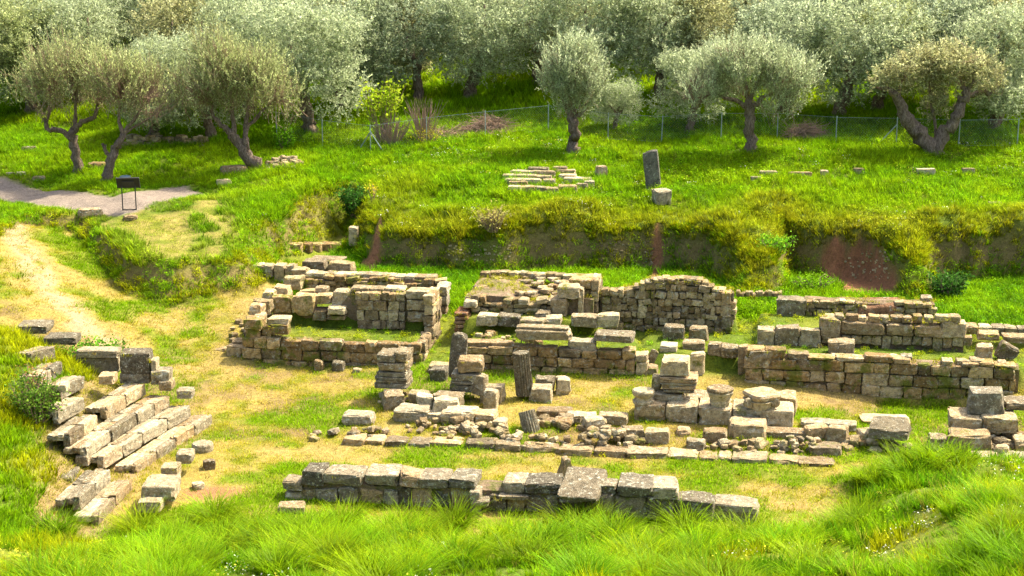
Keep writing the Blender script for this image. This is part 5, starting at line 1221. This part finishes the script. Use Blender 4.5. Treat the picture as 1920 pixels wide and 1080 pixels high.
slab(t, np.array([cx, cy - .035, cz + .98]), .42, .03, .2, .55, .12, 'signleg', 'bracket')
for s in (-1, 1): slab(t, np.array([cx + s * .40, cy - .0, cz + 1.0]), .03, .06, .47, .55, .12, 'signleg', 'panel_edge')
p = place(236, 352)
o = lathe('pail', None, p - np.array([0, 0, .02]), [(.15,0),(.17,.1),(.2,.42),(.21,.44),(.21,.48),(.19,.49),(.17,.30),(.02,.28)], 24, 'bin'); tag(o, 'blue grey round pail standing behind the sign panel', 'pail')

# ------------------------------------------------------------------ shrubs, brushwood and flowers
def leafy(name, g, P, size, c0, c1):
    n = len(P); d = g.normal(size=(n, 3)); d[:, 2] = np.abs(d[:, 2]) * .7; d /= np.linalg.norm(d, axis=1)[:, None]; w_ = np.cross(d, g.normal(size=(n, 3))); w_ /= np.linalg.norm(w_, axis=1)[:, None]
    l = size * g.uniform(.6, 1.3, (n, 1)); V = np.stack([P, P + d * l * .5 + w_ * l * .3, P + d * l, P + d * l * .5 - w_ * l * .3], 1).reshape(-1, 3)
    me = quads_mesh(name, V, np.arange(len(V)).reshape(-1, 4), M['weed']); q = g.uniform(size=(n, 1)); c = np.array(c0) * (1 - q) + np.array(c1) * q
    a = me.attributes.new('lcol', 'FLOAT_COLOR', 'POINT'); a.data.foreach_set('color', np.repeat(np.c_[c, np.ones(n)], 4, 0).astype(np.float32).ravel())
    a = me.attributes.new('shade', 'FLOAT', 'POINT'); a.data.foreach_set('value', np.repeat(g.uniform(.2, 1, n), 4).astype(np.float32)); return me
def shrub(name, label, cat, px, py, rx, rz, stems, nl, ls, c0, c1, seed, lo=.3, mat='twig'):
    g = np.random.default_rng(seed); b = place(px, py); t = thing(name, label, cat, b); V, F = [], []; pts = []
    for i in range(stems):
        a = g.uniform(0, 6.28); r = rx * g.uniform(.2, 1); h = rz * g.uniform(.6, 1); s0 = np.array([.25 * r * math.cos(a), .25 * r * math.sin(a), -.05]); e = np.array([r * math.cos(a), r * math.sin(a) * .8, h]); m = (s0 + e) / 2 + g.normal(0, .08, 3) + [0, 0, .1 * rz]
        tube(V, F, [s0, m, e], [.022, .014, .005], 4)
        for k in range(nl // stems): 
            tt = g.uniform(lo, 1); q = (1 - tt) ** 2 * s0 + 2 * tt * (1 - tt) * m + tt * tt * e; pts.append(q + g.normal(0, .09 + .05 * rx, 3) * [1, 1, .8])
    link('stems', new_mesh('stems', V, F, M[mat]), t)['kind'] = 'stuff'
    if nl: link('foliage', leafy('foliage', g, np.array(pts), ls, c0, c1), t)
    return t
shrub('leafy_shrub', 'tall young shrub with yellow green leaves behind the fence', 'shrub', 722, 268, 1.05, 2.75, 34, 900, .17, (.22,.36,.01), (.42,.50,.03), 1, .5)
shrub('bare_shrub', 'thicket of bare brown stems right of the yellow green shrub', 'shrub', 795, 262, 1.1, 1.9, 60, 0, .1, None, None, 2)
shrub('bare_shrub', 'grey bare stems growing through the fence under the leafy shrub', 'shrub', 735, 272, 1.2, 1.3, 60, 0, .1, None, None, 22)
shrub('flowering_weed', 'yellow flowering weeds at the fence below the bare stems', 'weed', 800, 270, .8, .7, 26, 500, .055, (.60,.50,.01), (.30,.40,.02), 3, .5)
shrub('round_bush', 'small round bright green bush at the fence end', 'bush', 533, 283, .42, .95, 30, 1500, .1, (.10,.28,.008), (.22,.42,.015), 4, .15)
shrub('seat_bush', 'dark bush with reddish shoots growing over the upper seats', 'bush', 72, 790, .75, 1.15, 40, 2300, .085, (.06,.15,.015), (.17,.26,.03), 5, .15)
shrub('seat_bush_shoots', 'reddish dry shoots on the top of the seat bush', 'shrub', 74, 772, .5, 1.25, 26, 220, .06, (.40,.16,.05), (.30,.22,.05), 55, .6)
shrub('gully_ivy', 'dark glossy weeds filling the gully at the corner of the bank', 'weeds', 668, 405, .7, 1.1, 36, 2200, .12, (.025,.085,.012), (.07,.19,.02), 6, .1)
shrub('yellow_flower', 'single yellow flowering stalk on the gully edge', 'weed', 700, 375, .2, .7, 6, 90, .07, (.65,.52,.02), (.5,.45,.03), 7, .6)
shrub('seat_weeds', 'tall dark weeds growing behind the stepped end wall', 'weeds', 180, 690, 1.1, .75, 40, 2400, .09, (.06,.19,.01), (.15,.32,.02), 8, .1)
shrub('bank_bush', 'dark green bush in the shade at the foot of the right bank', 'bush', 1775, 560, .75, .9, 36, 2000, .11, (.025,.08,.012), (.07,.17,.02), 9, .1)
shrub('bank_weeds', 'bright leafy weeds tumbling down the notch in the bank', 'weeds', 1452, 470, .7, .45, 30, 1300, .085, (.10,.28,.01), (.22,.42,.02), 10, .05)
shrub('bank_weeds', 'bright leafy weeds left of the red earth arch', 'weeds', 1525, 545, 1.0, .5, 30, 1300, .08, (.10,.25,.006), (.2,.36,.01), 11, .05)
shrub('dry_bush', 'pale dry plant hanging over the edge of the bank', 'weeds', 925, 432, .7, .8, 70, 700, .1, (.30,.27,.07), (.38,.36,.10), 12, .2)
def brush(name, label, px, py, rx, ry, h, n, seed):
    g = np.random.default_rng(seed); b = place(px, py); t = thing(name, label, 'brushwood', b); V, F = [], []
    for i in range(n):
        a = g.uniform(0, 6.28); r = math.sqrt(g.uniform()); c = np.array([rx * r * math.cos(a), ry * r * math.sin(a), h * (1 - r * r) * g.uniform(.3, 1)]); d = g.normal(size=3); d[2] *= .4; d /= np.linalg.norm(d); L = g.uniform(.3, .8)
        tube(V, F, [c - d * L, c + [0, 0, .08], c + d * L + g.normal(0, .1, 3) * [1, 1, .3]], [.006, .012, .005], 3)
    link('branches', new_mesh('branches', V, F, M['twig']), t)['kind'] = 'stuff'; return t
brush('brushwood_pile', 'reddish brown pile of cut branches behind the fence in the middle', 920, 250, 1.1, .8, .7, 420, 1)
brush('brushwood_pile', 'brown pile of cut branches right of the umbrella olive', 1508, 262, .9, .7, .65, 360, 2)
brush('brushwood_pile', 'low trail of cut branches along the fence left of the big pile', 845, 258, 1.1, .6, .4, 180, 3)
# everything built of stone here is a thing of its own, walls too
for o in col.objects:
    if o.parent is None and 'category' in o and 'kind' not in o: o['kind'] = 'thing'

# ------------------------------------------------------------------ grass at the feet of the stones, on the wall tops, and everywhere else
SX, SY, SC, SI, SS = [], [], [], [], []
st = np.array([q[:7] for q in STONES]); hz = hgrid(st[:, 0], st[:, 1])
near = np.abs(st[:, 2] - hz) < .3
for (cx, cy, zb, sx, sy, rz, zt) in st[near]:
    if np.hypot(cx, cy) > 75: continue
    n = int(np.clip(2.6 * (sx + sy), 1, 6)); 
    for _ in range(n):
        a = rng.uniform(0, 6.283); q = max(abs(math.cos(a)) / (sx / 2 + .05), abs(math.sin(a)) / (sy / 2 + .05)); lx, ly = math.cos(a) / q, math.sin(a) / q
        SX.append(cx + lx * math.cos(rz) - ly * math.sin(rz)); SY.append(cy + lx * math.sin(rz) + ly * math.cos(rz))
SX = np.array(SX); SY = np.array(SY); kk = cover(SX, SY); hi = rng.uniform(size=len(SX))
cc = lerp(np.tile(FRESH, (len(SX), 1)), YEL, rng.uniform(0, 1, len(SX))); cc = lerp(cc, DRY, .7 * (rng.uniform(size=len(SX)) < .3 + .3 * kk['straw']))
ii = np.where(hi < .4, rng.integers(6, 9, len(SX)), np.where(hi < .7, rng.integers(3, 6, len(SX)), rng.integers(9, 12, len(SX))))
add(SX, SY, ii, np.where(ii < 6, .45, np.where(ii < 9, 1.1, .55)) * rng.uniform(.6, 1.2, len(SX)), jit(cc))
WX, WY, WZ = [], [], []
for (u0, u1, v0, v1, f) in TOPS:
    if (u1 - u0) < .5 or v0 < -8: continue
    n = int((u1 - u0) * (v1 - v0) * 45)
    for _ in range(n):
        u = rng.uniform(u0, u1); v = rng.uniform(v0, v1)
        if vnoise(u * 1.3, v * 1.3, 66) > .36: b = bld(u, v, f(u)); WX.append(b[0]); WY.append(b[1]); WZ.append(b[2] - .02)
for (cx, cy, zb, sx, sy, rz, zt) in st[~near]:
    if cy > 53 or rng.uniform() > .38: continue
    a = rng.uniform(-.5, .5) * sx; b = -sy * .5 * rng.uniform(.6, 1.02); WX.append(cx + a * math.cos(rz) - b * math.sin(rz)); WY.append(cy + a * math.sin(rz) + b * math.cos(rz)); WZ.append(zt - .05)
WX, WY, WZ = map(np.array, (WX, WY, WZ)); r = rng.uniform(size=len(WX))
grass_all()
x = np.concatenate(PX); y = np.concatenate(PY); idx = np.concatenate(PI_); s = np.concatenate(PS); c = np.concatenate(PC)
print('grass tufts', len(x))
wi = np.where(r < .6, rng.integers(6, 9, len(WX)), np.where(r < .8, rng.integers(3, 6, len(WX)), rng.integers(9, 12, len(WX))))
plant('wall_top_weeds', 'moss and short yellow green weeds on the wall tops', WX, WY, wi, np.where(wi < 6, .5, np.where(wi < 9, 1., .55)), jit(lerp(np.tile(YEL, (len(WX), 1)), [.30, .26, .03], rng.uniform(0, 1, len(WX)))), WZ)
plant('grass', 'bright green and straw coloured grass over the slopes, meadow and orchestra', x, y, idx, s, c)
